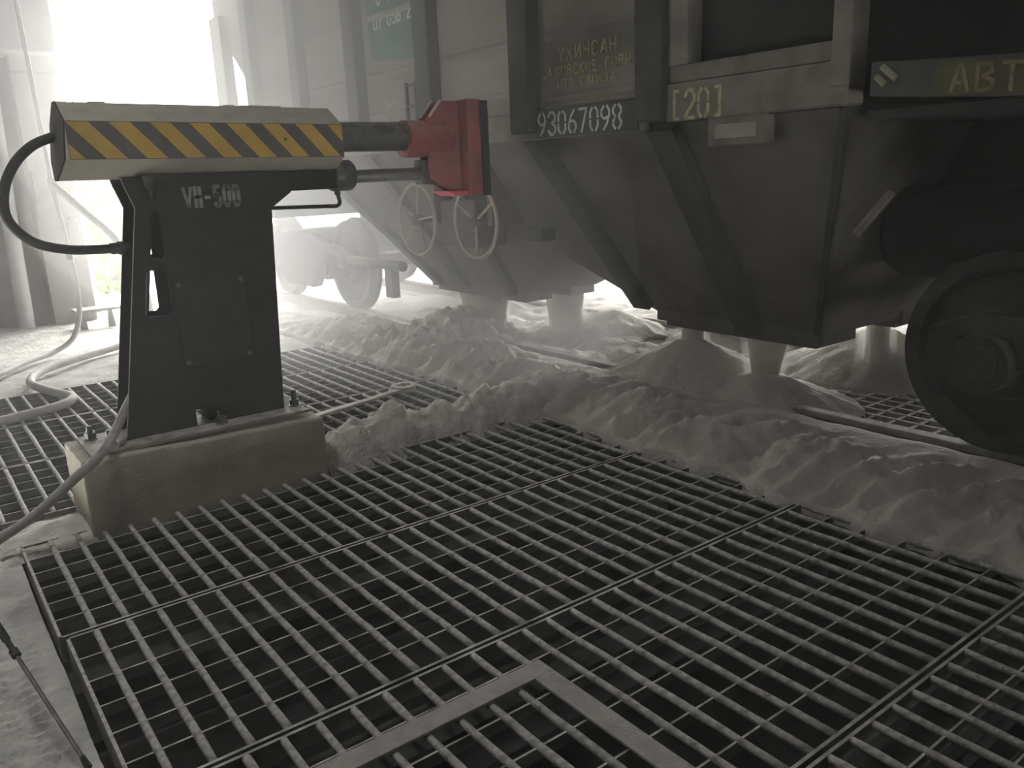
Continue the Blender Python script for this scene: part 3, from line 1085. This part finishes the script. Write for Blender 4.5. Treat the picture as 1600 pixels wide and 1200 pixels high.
# rough dust crumbs on top of the housing
mb = MB()
for k in range(5):
    xc = (1.48, 1.56, 1.63, 1.72, 0.86)[k]
    mb.box(xc, xc + 0.05 + 0.02 * (k % 3), HY - 0.025, HY + 0.02, hz(xc) + 0.168, hz(xc) + 0.177)
mb.build("top_seam", CREAM, hs)
# hazard panel: dark field with separate yellow stripes
FX0, FX1 = 0.722, 2.033
yF = HY - 0.17


def zt_(x_):
    return hz(x_) + 0.081


def zb_(x_):
    return hz(x_) - 0.083


mb = MB()
mb.hexa([(FX0, yF - .003, zb_(FX0)), (FX1, yF - .003, zb_(FX1)), (FX1, yF, zb_(FX1)), (FX0, yF, zb_(FX0)),
         (FX0, yF - .003, zt_(FX0)), (FX1, yF - .003, zt_(FX1)), (FX1, yF, zt_(FX1)), (FX0, yF, zt_(FX0))])
hp = mb.build("hazard_panel", STRIPED, hs)


def clip(poly, xlim, keep_less):
    out = []
    for i in range(len(poly)):
        a, b = poly[i], poly[(i + 1) % len(poly)]
        ia = (a[0] <= xlim) == keep_less or a[0] == xlim
        ib = (b[0] <= xlim) == keep_less or b[0] == xlim
        if ia:
            out.append(a)
        if ia != ib:
            t = (xlim - a[0]) / (b[0] - a[0])
            out.append((xlim, a[1] + (b[1] - a[1]) * t))
    return out


for k in range(-1, 8):
    xa = 0.724 + 0.1755 * k
    poly = [(xa, 0.078), (xa + 0.09, 0.078), (xa + 0.09 + 0.145, -0.080), (xa + 0.145, -0.080)]
    poly = clip(clip(poly, FX0 + .002, False), FX1 - .002, True)
    if len(poly) < 3:
        continue
    mb = MB()
    n = len(poly)
    vs = [(px, yF - .003, hz(px) + pz) for px, pz in poly] + [(px, yF - .0045, hz(px) + pz) for px, pz in poly]
    mb.add(vs, [tuple(range(n)), tuple(range(n, 2 * n))[::-1]] + [(i, (i + 1) % n, n + (i + 1) % n, n + i) for i in range(n)])
    mb.build("hazard_stripe", STRIPEY, hp)
for xc in (1.135, 1.435, 1.715):
    mb = MB()
    mb.lathe([(0, 0.008), (-0.006, 0.007)], (xc, yF - .004, hz(xc) + 0.005), 'y', 10)
    mb.build("panel_screw", STRIPED, hp)

# telescopic arm, hydraulic cylinder, rod
zA = 1.772
mb = MB()
mb.lathe([(0, 0.080), (0.56, 0.080)], (2.0, HY, zA), 'x', 36)
mb.build("arm_tube", STEELD, MC, smooth=True)
mb = MB()
mb.lathe([(0, 0.065), (0.33, 0.065)], (1.70, 4.31, 1.568), 'x', 32)
cy = mb.build("hydraulic_cylinder", BLACKP, MC, smooth=True)
mb = MB()
mb.lathe([(0.0, 0.06), (0.02, 0.078), (0.03, 0.083), (0.135, 0.083), (0.15, 0.072), (0.155, 0.05)], (2.0, 4.31, 1.568), 'x', 32)
mb.build("cylinder_gland", STEELD, cy, smooth=True)
mb = MB()
mb.box(1.60, 2.02, 4.21, 4.41, 1.50, 1.60)
mb.build("cylinder_cradle", BLACKP, MC, bevel=0.01)
mb = MB()
mb.lathe([(0, 0.036), (0.52, 0.036)], (2.14, 4.31, 1.560), 'x', 24)
mb.build("piston_rod", ROD, MC, smooth=True)
# oil line with elbow
mb = MB()
mb.tube([(1.62, 4.26, 1.418), (2.0, 4.26, 1.408)], 0.010, 8)
ol = mb.build("oil_line", RUBBER, MC)
mb = MB()
mb.tube(bez([(1.97, 4.26, 1.409), (2.02, 4.26, 1.408), (2.045, 4.27, 1.425), (2.045, 4.28, 1.46), (2.045, 4.29, 1.5)], 5), 0.011, 8)
mb.build("elbow", BOLT, ol, smooth=True)
mb = MB()
mb.lathe([(0, 0.018), (0.03, 0.018)], (2.045, 4.285, 1.465), 'z', 6)
mb.build("union_nut", BOLT, ol)

# red pushing head
mb = MB()
mb.lathe([(0, 0.098), (0.0, 0.104), (0.06, 0.104), (0.30, 0.10)], (2.495, HY, 1.757), 'x', 36)
hd = mb.build("head_socket", RED, MC, smooth=True)
gus = [(2.62, 1.65), (2.62, 1.868), (2.642, 1.872), (2.722, 1.965), (2.87, 1.965), (2.87, 1.44), (2.79, 1.445), (2.705, 1.49), (2.675, 1.497), (2.655, 1.52), (2.625, 1.53), (2.615, 1.60)]
for y_ in (HY - 0.06, HY + 0.03):
    mb = MB()
    mb.prism(gus, 'y', y_ - 0.008, y_ + 0.008)
    g_ = mb.build("gusset", RED, MC)
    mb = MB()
    mb.tube([(2.64, y_ - .004, 1.876), (2.722, y_ - .004, 1.97)], 0.008, 6)  # light on the gusset's upper edge, put in as a pale tube
    mb.build("bright_edge", mat("lit_edge_red", (0.6, 0.45, 0.43), 0.6, var=0.2), g_)
mb = MB()
mb.box(2.84, 2.935, HY - 0.16, HY + 0.16, 1.425, 1.972)
mb.build("push_plate", RED, MC, bevel=0.008)
mb = MB()
mb.box(2.935, 2.985, HY - 0.17, HY + 0.17, 1.42, 1.965)
mb.build("rubber_pad", RUBBER, MC, bevel=0.006)
mb = MB()
mb.prism([(2.70, 1.455), (2.84, 1.455), (2.84, 1.43), (2.76, 1.425)], 'y', HY - 0.13, HY + 0.05)
mb.build("lit_underside", mat("lit_red", (0.62, 0.10, 0.14), 0.5, var=0.15), MC)  # lit underside of the head put into a brighter red
mb = MB()
mb.box(2.58, 2.66, HY - 0.05, HY + 0.04, 1.50, 1.64)
mb.build("rod_clevis", STEELD, MC, bevel=0.006)

# anchor bolts of the base plate


def anchor(x_, y_, label, s=1.0):
    t = thing("anchor_bolt", label, "bolt", (x_, y_, 0.36), "anchor bolts of the pedestal")
    mb = MB()
    mb.lathe([(0, 0.032), (0.006, 0.032)], (x_, y_, 0.36), 'z', 16)
    mb.build("washer", BOLTL, t)
    mb = MB()
    mb.lathe([(0, 0.027), (0.03, 0.027)], (x_, y_, 0.366), 'z', 6)
    mb.build("nut", BOLT, t)
    mb = MB()
    mb.lathe([(0, 0.015), (0.06 * s, 0.015), (0.064 * s, 0.011)], (x_, y_, 0.366), 'z', 10)
    mb.build("stud", BOLT, t)


anchor(0.64, 4.345, "dark anchor bolt at the left rear corner of the base plate")
anchor(0.70, 4.20, "anchor bolt left of the pedestal, half hidden by the grey hose")
anchor(1.635, 4.20, "dark anchor bolt at the right front corner of the base plate", 1.3)
anchor(1.62, 4.40, "anchor bolt behind the pedestal's right foot")
anchor(1.22, 4.15, "small bolt in front of the pedestal's lower window", 0.5)

# ================================================================== HOSES
t = thing("hydraulic_hose", "thick black hose looping from the striped housing to the pedestal", "hose", (0.70, 4.31, 1.78))
mb = MB()
mb.tube(bez([(0.74, 4.31, 1.79), (0.69, 4.31, 1.782), (0.60, 4.31, 1.742), (0.52, 4.31, 1.663), (0.467, 4.31, 1.555), (0.462, 4.31, 1.435), (0.54, 4.31, 1.333), (0.665, 4.31, 1.287),
             (0.80, 4.31, 1.274), (0.925, 4.31, 1.273)], 8), 0.0215, 12)
mb.build("hose_body", RUBBER, t, smooth=True)
mb = MB()
mb.lathe([(0, 0.02), (0.0, 0.03), (0.035, 0.03), (0.035, 0.036), (0.06, 0.036), (0.06, 0.022), (0.085, 0.022)], (0.86, 4.31, 1.273), 'x', 6)
mb.build("fitting", BOLT, t)
mb = MB()
mb.tube(bez([(0.90, 4.31, 0.62), (0.80, 4.25, 0.505), (0.712, 4.12, 0.434), (0.643, 4.0, 0.402), (0.56, 3.96, 0.346), (0.50, 3.95, 0.313), (0.332, 3.98, 0.183), (0.175, 4.05, 0.08), (0.02, 4.1, 0.0), (-0.3, 4.05, -0.01), (-1.0, 4.2, -0.01)], 8), 0.022, 12)
tag(mb.build("grey_hose", HOSEG, None, smooth=True), "grey hose running down from the pedestal foot past the concrete block", "hose")
mb = MB()
mb.tube(bez([(1.374, 9.0, 1.628), (1.60, 9.0, 1.36), (1.875, 9.0, 1.02), (2.05, 8.95, 0.5), (2.0, 8.9, 0.08), (1.70, 8.8, 0.03), (1.2, 8.4, 0.03), (0.88, 8.05, 0.03), (0.76, 7.62, 0.035), (0.83, 7.2, 0.035),
             (0.93, 6.8, 0.04), (0.78, 6.58, 0.04), (0.41, 6.47, 0.035), (0.0, 6.40, 0.035), (-0.3, 6.3, 0.035)], 8), 0.034, 10)
tag(mb.build("floor_hose", HOSEW, None, smooth=True), "pale hose snaking over the floor and the grate left of the machine", "hose")
mb = MB()
mb.tube(bez([(1.418, 9.0, 0.98), (1.43, 9.0, 0.8), (1.44, 9.02, 0.6), (1.425, 9.05, 0.35), (1.32, 9.0, 0.13), (1.12, 8.95, 0.03), (0.85, 8.65, 0.03), (0.6, 8.25, 0.03), (0.2, 7.8, 0.03)], 8), 0.025, 10)
tag(mb.build("drop_hose", HOSEW, None, smooth=True), "thin pale hose dropping from the white pipe to the floor", "hose")
t = thing("drop_pipe", "thin white vertical air pipe in front of the gate pillar", "pipe", (1.42, 9.0, 0.96))
mb = MB()
mb.tube([(1.34, 9.0, 5.5), (1.347, 9.0, 3.2), (1.36, 9.0, 2.5), (1.376, 9.0, 1.63), (1.40, 9.0, 1.3), (1.42, 9.0, 0.96)], 0.02, 10)
mb.build("pipe_body", PIPEW, t, smooth=True)
mb = MB()
mb.lathe([(0, 0.03), (0.09, 0.034), (0.1, 0.02)], (1.377, 9.0, 1.57), 'z', 10)
mb.build("tee_fitting", PIPEW, t)
mb = MB()
mb.lathe([(0, 0.03), (0.12, 0.03)], (1.42, 9.0, 0.9), 'z', 10)
mb.build("hose_clamp", BOLTL, t)

# ================================================================== SMALL THINGS
# ring spanner on the grate behind the ridge
t = thing("ring_spanner", "large dusty ring spanner lying on the grate behind the powder ridge", "wrench", (2.85, 5.2, 0.02))
A, B = Vector((2.13, 5.07, 0.035)), Vector((2.87, 5.2, 0.035))
mb = MB()
prev = None
hp_ = bez([(2.02, 4.98, 0.03), (2.2, 5.02, 0.035), (2.45, 5.06, 0.04), (2.66, 5.12, 0.04), (2.80, 5.18, 0.035)], 5)
w_ = [0.034 - 0.010 * i / len(hp_) + (0.012 if i > len(hp_) - 4 else 0) for i in range(len(hp_))]
vs = []
for i, p in enumerate(hp_):
    d = (hp_[min(i + 1, len(hp_) - 1)] - hp_[max(i - 1, 0)]).normalized()
    s = Vector((-d.y, d.x, 0)) * w_[i]
    for q, zz in ((-1, -.01), (1, -.01), (1, .01), (-1, .01)):
        vs.append(tuple(p + s * q + Vector((0, 0, zz))))
fs = [(i * 4 + j, i * 4 + (j + 1) % 4, i * 4 + 4 + (j + 1) % 4, i * 4 + 4 + j) for i in range(len(hp_) - 1) for j in range(4)] + [(3, 2, 1, 0), tuple(len(vs) - 4 + k for k in range(4))]
mb.add(vs, fs)
mb.build("handle", WRENCH, t, bevel=0.004)
mb = MB()
n = 36
cx, cy_ = 2.875, 5.215
vs = []
for zz in (0.018, 0.058):
    for k in range(n):
        a = 2 * math.pi * k / n
        vs.append((cx + 0.092 * math.cos(a), cy_ + 0.092 * math.sin(a), zz))
    for k in range(n):
        a = 2 * math.pi * k / n
        rr = 0.05 + 0.008 * (1 if (k % 6) < 3 else -1)
        vs.append((cx + rr * math.cos(a), cy_ + rr * math.sin(a), zz))
for k in range(n):
    k2 = (k + 1) % n
    fs_ = [(k, k2, n + k2, n + k), (2 * n + k, 3 * n + k, 3 * n + k2, 2 * n + k2), (k, 2 * n + k, 2 * n + k2, k2), (n + k, n + k2, 3 * n + k2, 3 * n + k)]
    mb.add([], [])
    mb.f += fs_
mb.v = [tuple(q) for q in vs]
mb.build("ring", WRENCH, t)

# thin rod with a black grip, lower left
t = thing("poking_rod", "thin steel rod with a black grip leaning at the lower left corner", "rod", (0.19, 2.31, 0.0))
mb = MB()
mb.tube([(0.095, 2.68, 0.205), (0.192, 2.30, -0.005)], 0.0065, 8)
mb.build("shaft", STEELD, t)
mb = MB()
mb.lathe([(0, 0.007), (0.004, 0.0135), (0.03, 0.0135), (0.034, 0.009), (0.07, 0.009), (0.075, 0.012), (0.3, 0.012)], (0, 0, 0), 'z', 12)
d_ = (Vector((0.095, 2.68, 0.205)) - Vector((0.192, 2.30, -0.005))).normalized()
q_ = d_.to_track_quat('Z', 'Y')
mb.v = [tuple(q_ @ Vector(v_) + Vector((0.097, 2.672, 0.2))) for v_ in mb.v]
mb.build("grip", RUBBER, t, smooth=True)
mb = MB()
mb.lathe([(0, 0.010), (0.04, 0.008)], (0, 0, 0), 'z', 10)
mb.v = [tuple(q_ @ Vector(v_) + Vector((0.192, 2.30, -0.005))) for v_ in mb.v]
mb.build("tip", RUBBER, t)

# things on and by the gate pillar
mb = MB()
mb.box(1.8, 1.92, 11.15, 11.25, 0.98, 1.2)
mb.box(1.83, 1.89, 11.17, 11.25, 1.2, 1.24)
tag(mb.build("junction_box", GREYBOX, None, bevel=0.01), "small grey junction box on the gate pillar", "box")
mb = MB()
mb.box(1.52, 1.78, 11.2, 11.25, 1.24, 1.28)
mb.box(1.52, 1.56, 11.2, 11.25, 1.28, 1.74)
mb.box(1.74, 1.78, 11.2, 11.25, 1.28, 1.74)
mb.box(1.52, 1.78, 11.2, 11.25, 1.74, 1.78)
mb.box(1.56, 1.74, 11.235, 11.25, 1.28, 1.74)
tag(mb.build("framed_panel", mat("wall_panel_grey", (0.34, 0.33, 0.32), 0.8), None), "framed grey panel on the gate pillar beside the white pipe", "panel")
mb = MB()
mb.box(0.2, 1.96, 10.95, 11.25, 3.05, 3.75)
mb.box(0.2, 1.5, 11.25, 11.6, 3.05, 3.12)
tag(mb.build("bracket_beam", GREYBOX, None, bevel=0.02), "grey steel beam across the wall at the upper left corner", "beam")
mb = MB()
mb.tube([(1.28, 11.3, 3.05), (1.22, 11.3, 1.2), (1.2, 11.3, -0.03)], 0.09, 14)
tag(mb.build("vertical_duct", mat("duct_white", (0.55, 0.55, 0.54), 0.7, var=0.1), None, smooth=True), "pale vertical duct on the wall at the left edge", "duct")
mb = MB()
mb.box(0.3, 1.0, 11.08, 11.57, 1.9, 2.95)
cab = tag(mb.build("steel_cabinet", GREYBOX, None, bevel=0.02), "grey wall cabinet at the left edge", "cabinet")
t = thing("floor_bracket", "low steel stand at the foot of the gate pillar", "stand", (1.8, 10.6, -0.02))
mb = MB()
mb.box(1.62, 2.12, 10.5, 10.8, 0.17, 0.2)
mb.build("stand_top", GREYBOX, t)
for ax, ay in ((1.68, 10.54), (1.98, 10.54), (1.68, 10.76), (2.02, 10.76)):
    mb = MB()
    mb.hexa([(ax - .03, ay - .01, -0.03), (ax + .05, ay - .01, -0.03), (ax + .05, ay + .01, -0.03), (ax - .03, ay + .01, -0.03),
             (ax - .01, ay - .01, 0.17), (ax + .03, ay - .01, 0.17), (ax + .03, ay + .01, 0.17), (ax - .01, ay + .01, 0.17)])
    mb.build("stand_leg", GREYBOX, t)


# shrubs and a tree outside the gate
def shrub(name, label, cat, loc, rad, hgt, nleaf, base, seed):
    rnd = random.Random(seed)
    t = thing(name, label, cat, loc, "plants outside the gate")
    mb = MB()
    for k in range(nleaf):
        a = rnd.random() * 6.28
        zz = base + (hgt - base) * rnd.random() ** 0.8
        rr = rad * math.sqrt(rnd.random()) * (0.6 + 0.4 * math.sin(3.14 * (zz - base) / (hgt - base + .01)))
        c = Vector((loc[0] + rr * math.cos(a), loc[1] + rr * math.sin(a), loc[2] + zz))
        u = Vector((rnd.uniform(-1, 1), rnd.uniform(-1, 1), rnd.uniform(-1, 1))).normalized()
        v = u.cross(Vector((rnd.uniform(-1, 1), rnd.uniform(-1, 1), rnd.uniform(-1, 1)))).normalized()
        s = rnd.uniform(.05, .11)
        mb.add([c - u * s, c + v * s * .5, c + u * s, c - v * s * .5], [(0, 1, 2, 3)])
    f_ = mb.build("foliage", LEAF, t)
    f_["kind"] = "stuff"
    mb = MB()
    for k in range(4):
        a = k * 1.6
        mb.tube([(loc[0], loc[1], loc[2]), (loc[0] + rad * .4 * math.cos(a), loc[1] + rad * .4 * math.sin(a), loc[2] + hgt * 0.8)], [0.04, 0.012], 6)
    mb.build("stem", BARK, t)


shrub("leafy_shrub", "green shrub outside the gate just right of the pillar", "shrub", (2.85, 14.2, -0.05), 0.5, 1.5, 900, 0.0, 1)
shrub("leafy_shrub", "taller green shrub farther outside behind the first shrub", "shrub", (3.2, 17.0, -0.05), 0.6, 2.4, 1200, 0.1, 2)
shrub("broadleaf_tree", "pale tree outside seen past the top of the gate pillar", "tree", (2.75, 16.0, -0.05), 0.75, 5.2, 900, 3.6, 3)

# ================================================================== POWDER


def edge_x(y):
    return 3.20 + 0.07 * fbm(y * 1.1, 7.7) + 0.05 * fbm(y * 5, 1.7, 0, 3) + 0.08 * sstep(4.4, 5.0, y) * (1 - sstep(5.4, 6.2, y))


def bank(x, y):
    e = edge_x(y)
    # front slope
    if x < e:
        return 0.015 - (e - x) * 5.0
    h = 0.015 + 0.085 * sstep(e - 0.1, e + 0.34, x) + 0.05 * min(1, (x - e) / 0.5)
    on = sstep(e - 0.02, e + 0.10, x) * (1 - sstep(e + 0.42, e + 0.75, x))
    fl = 0.45 - 1.7 * abs(fbm(y * 4.2 + x * 1.4, x * 1.1, 2.0, 4)) + 0.5 * fbm(y * 11 + x * 3, x * 2, 6.0, 3)
    h += on * (0.085 * fl + 0.025 * fbm(x * 14, y * 14, 1, 3)) * (1.0 + 0.6 * sstep(4.4, 5.2, y))
    h += 0.012 * fbm(x * 3, y * 3, 5, 4)
    h += 0.05 * sstep(4.5, 5.2, y) * (1 - sstep(6.8, 7.6, y)) * sstep(e, e + .3, x) * (1 - sstep(3.75, 4.0, x))
    # hollow beside the rail
    h -= 0.06 * math.exp(-((x - 4.12) / 0.09) ** 2)
    # between the rails: mostly sunk below the grate nearer the camera
    if x > 4.16:
        k = sstep(4.16, 4.4, x)
        bare = 1 - sstep(3.9, 5.0, y + 0.25 * fbm(x * 2, y * 2, 8))
        far_side = sstep(5.45, 5.75, x)
        ridg = 0.10 + 0.07 * fbm(x * 3.0 + 3, y * 4.0, 4, 4)
        mid = ridg * (1 - bare) + (-0.14) * bare
        h = h * (1 - k) + k * (mid * (1 - far_side) + far_side * (0.10 + 0.03 * fbm(x * 4, y * 4, 9)))
    # dents
    h -= 0.09 * math.exp(-(((x - 3.62) / 0.07) ** 2 + ((y - 2.72) / 0.06) ** 2))
    h -= 0.07 * math.exp(-(((x - 3.36) / 0.06) ** 2 + ((y - 1.93) / 0.05) ** 2))
    h *= 1 - 0.7 * sstep(7.4, 8.6, y) * sstep(3.0, 3.3, x)
    return h


mb = MB()
x0, x1, y0, y1 = 2.95, 6.5, -1.0, 9.3
nx, ny = 110, 330
vs = []
for j in range(ny + 1):
    for i in range(nx + 1):
        Y = y0 + (y1 - y0) * j / ny
        e_ = edge_x(Y)
        X = e_ + (x1 - e_) * (max(0, i - 1) / (nx - 1)) ** 1.25
        vs.append((X, Y, bank(X, Y) if i else -0.045))
fs = []
for j in range(ny):
    for i in range(nx):
        q = (j * (nx + 1) + i, j * (nx + 1) + i + 1, (j + 1) * (nx + 1) + i + 1, (j + 1) * (nx + 1) + i)
        if max(vs[k][2] for k in q) > -0.12:
            fs.append(q)
mb.add(vs, fs)
ob = mb.build("powder_bank", POWDER, None, smooth=False)
for p in ob.data.polygons:
    p.use_smooth = True
tag(ob, "long bank of spilled white powder along the near rail", "powder", kind="stuff")


def mound(name, label, fn, x0, x1, y0, y1, step, material, cat="powder pile", group=None):
    nx, ny = int((x1 - x0) / step), int((y1 - y0) / step)
    vs, fs = [], []
    for j in range(ny + 1):
        for i in range(nx + 1):
            X, Y = x0 + step * i, y0 + step * j
            vs.append((X, Y, fn(X, Y)))
    for j in range(ny):
        for i in range(nx):
            q = (j * (nx + 1) + i, j * (nx + 1) + i + 1, (j + 1) * (nx + 1) + i + 1, (j + 1) * (nx + 1) + i)
            if max(vs[k][2] for k in q) > -0.05:
                fs.append(q)
    mb = MB()
    mb.add(vs, fs)
    ob = mb.build(name, material, None)
    bm = bmesh.new()
    bm.from_mesh(ob.data)
    bmesh.ops.delete(bm, geom=[v for v in bm.verts if not v.link_faces], context='VERTS')
    bm.to_mesh(ob.data)
    bm.free()
    for p in ob.data.polygons:
        p.use_smooth = True
    return tag(ob, label, cat, group)


def cone(cx, cy, hgt, rad, base, seed, lump=0.03):
    def fn(x, y):
        d = math.hypot(x - cx, (y - cy) * 0.85)
        d = math.sqrt(d * d + 0.006)
        s = 1 - d / rad
        a = math.atan2(y - cy, x - cx)
        h = base + hgt * s
        h += lump * fbm(x * 7 + seed, y * 7, seed, 5) + (0.4 * lump * fbm(x * 22, y * 22, seed, 3) if lump > 0.04 else 0) + 0.6 * lump * fbm(a * 4, seed, 0, 3) * min(1, d / rad * 2)
        return h if s > -0.12 else -0.2
    return fn


mound("powder_pile", "lumpy pale powder pile under the far hopper beside the machine's red head", cone(4.0, 6.2, 0.33, 0.62, 0.09, 3, 0.075), 2.9, 5.0, 4.9, 7.2, 0.025, POWDER_LUMPY, group="powder piles under the wagon")
mound("powder_pile", "smooth pointed powder pile under the near hopper by the rail", cone(4.34, 3.72, 0.34, 0.60, 0.10, 11, 0.015), 3.3, 5.4, 2.5, 4.7, 0.025, POWDER, group="powder piles under the wagon")
mound("powder_pile", "low powder pile at the foot of the stream nearest the black wheel", cone(4.3, 3.1, 0.2, 0.48, 0.09, 21, 0.015), 3.7, 4.9, 2.5, 3.7, 0.025, POWDER, group="powder piles under the wagon")
mound("powder_pile", "shaded powder pile between the rails under the middle of the wagon", cone(5.2, 5.45, 0.27, 0.6, 0.06, 5, 0.03), 4.3, 6.1, 4.9, 6.7, 0.03, POWDER, group="powder piles under the wagon")
mound("powder_pile", "shaded powder pile beyond the far rail near the black wheel", cone(5.75, 3.15, 0.33, 0.65, 0.04, 8, 0.02), 4.9, 6.6, 2.3, 4.0, 0.03, POWDER, group="powder piles under the wagon")


RIDGE_TOP = [(1.66, 0.02), (1.74, 0.10), (1.86, 0.135), (1.98, 0.185), (2.08, 0.15), (2.2, 0.175), (2.32, 0.225), (2.38, 0.15), (2.5, 0.11), (2.62, 0.15), (2.75, 0.13), (2.95, 0.19), (3.15, 0.20), (3.5, 0.22)]


def ridge(x, y):
    for (xa, ha), (xb, hb) in zip(RIDGE_TOP[:-1], RIDGE_TOP[1:]):
        if x <= xb:
            hh = ha + (hb - ha) * sstep(xa, xb, x)
            break
    else:
        hh = 0.22
    t = (x - 1.7) / 1.6
    yc = 4.27 + 0.05 * math.sin(x * 3.1) + 0.06 * fbm(x * 2.2, 3.3) + 0.03 * fbm(x * 7, 1.3)
    hw = 0.185 + 0.06 * fbm(x * 3, 9.9) + 0.06 * t
    d = (y - yc) / hw
    prof = max(0, 1 - abs(d) ** (2.6 if d < 0 else 1.6))
    h = hh * prof - 0.09 * sstep(0.92, 1.2, abs(d))
    cr = 1 - 2 * abs(fbm(x * 6, y * 6, 4, 3))
    h += (0.035 * fbm(x * 10, y * 10, 4, 4) + 0.03 * (cr - 0.6)) * (1 if abs(d) < 0.95 else 0.25)
    return h


mound("powder_ridge", "lumpy ridge of caked powder between the concrete block and the bank", ridge, 1.735, 3.5, 3.85, 4.75, 0.014, POWDER_LUMPY, "powder ridge")
# spill around the foot of the block on the left floor


def spill(x, y):
    d = math.hypot((x - 0.42) / 0.30, (y - 4.22) / 0.22)
    return -0.03 + 0.07 * (1 - d) + 0.015 * fbm(x * 10, y * 10) if d < 1.2 else -0.2


mound("powder_spill", "powder spilled on the floor at the left foot of the concrete block", spill, 0.05, 0.56, 4.0, 4.46, 0.02, POWDER_LUMPY, "powder spill")

# falling powder: dense columns under the gates, each in a thin dust sheath
SHEATH = volume_mat("stream_dust", (0.8, 0.78, 0.74), 2.5, 0.1)


def column(x_, y_, zt, zb, rx0, ry0, rx1, ry1, seed, grow):
    n, k = 24, 12
    vs = []
    for i in range(k + 1):
        t_ = i / k
        z = zt + (zb - zt) * t_
        for j in range(n):
            a = 2 * math.pi * j / n
            wob = 1 + 0.16 * fbm(math.cos(a) * 2.2 + seed, math.sin(a) * 2.2, t_ * 0.8, 3)
            vs.append((x_ + (rx0 + (rx1 - rx0) * t_ + grow) * wob * math.cos(a), y_ + (ry0 + (ry1 - ry0) * t_ + grow) * wob * math.sin(a), z))
    fs = [(i * n + j, i * n + (j + 1) % n, (i + 1) * n + (j + 1) % n, (i + 1) * n + j) for i in range(k) for j in range(n)]
    fs += [tuple(range(n))[::-1], tuple(range(k * n, k * n + n))]
    mb = MB()
    mb.add(vs, fs)
    return mb


def stream(label, *a):
    t = thing("falling_powder", label, "falling powder", (a[0], a[1], a[3]), "streams of falling powder")
    column(*a, 0.0).build("powder_core", POWDER, t, smooth=True)
    o = column(*a, 0.05).build("dust_sheath", SHEATH, t, smooth=True)
    o["kind"] = "stuff"


stream("wide stream of powder falling from the far hopper behind the lumpy pile", 4.40, 6.30, 0.47, 0.05, 0.12, 0.36, 0.10, 0.26, 1)
stream("stream of powder falling between the rails under the far hopper", 4.90, 5.72, 0.47, 0.1, 0.10, 0.24, 0.10, 0.20, 2)
stream("narrow stream of powder falling onto the smooth pile", 4.36, 3.74, 0.47, 0.32, 0.06, 0.085, 0.06, 0.085, 3)
stream("dark stream of powder falling beside the smooth pile nearest the black wheel", 4.34, 3.12, 0.47, 0.08, 0.09, 0.14, 0.05, 0.07, 4)
stream("stream of powder falling on the far side beside the black wheel", 5.42, 2.98, 0.47, 0.15, 0.08, 0.07, 0.09, 0.09, 5)

# ================================================================== DUST IN THE AIR
mb = MB()
mb.box(-3.55, 9.35, -7.9, 10.9, -0.12, 5.45)
tag(mb.build("dust_haze", volume_mat("airborne_dust", (0.97, 0.97, 0.96), 0.014, 0.3), None), "thin pale dust haze hanging in the whole shed", "dust haze", kind="stuff")


def cloud(label, c, r, dens, seed):
    bm = bmesh.new()
    bmesh.ops.create_icosphere(bm, subdivisions=4, radius=1.0)
    for v in bm.verts:
        k = 1 + 0.18 * fbm(v.co.x * 1.3 + seed, v.co.y * 1.3, v.co.z * 1.3, 3)
        v.co = Vector((c[0] + v.co.x * r[0] * k, c[1] + v.co.y * r[1] * k, c[2] + v.co.z * r[2] * k))
    me = bpy.data.meshes.new("dust_cloud")
    bm.to_mesh(me)
    bm.free()
    me.materials.append(volume_mat("dust_cloud_air", (0.97, 0.97, 0.96), dens, 0.3))
    o = bpy.data.objects.new("dust_cloud", me)
    COL.objects.link(o)
    tag(o, label, "dust cloud", kind="stuff")


cloud("bright dust cloud rising round the far bogie behind the machine", (3.45, 8.3, 2.3), (2.7, 2.8, 2.6), 0.135, 1.0)
cloud("soft dust cloud drifting along the wagon side above the powder bank", (3.45, 5.9, 1.5), (1.8, 2.4, 2.3), 0.14, 4.0)
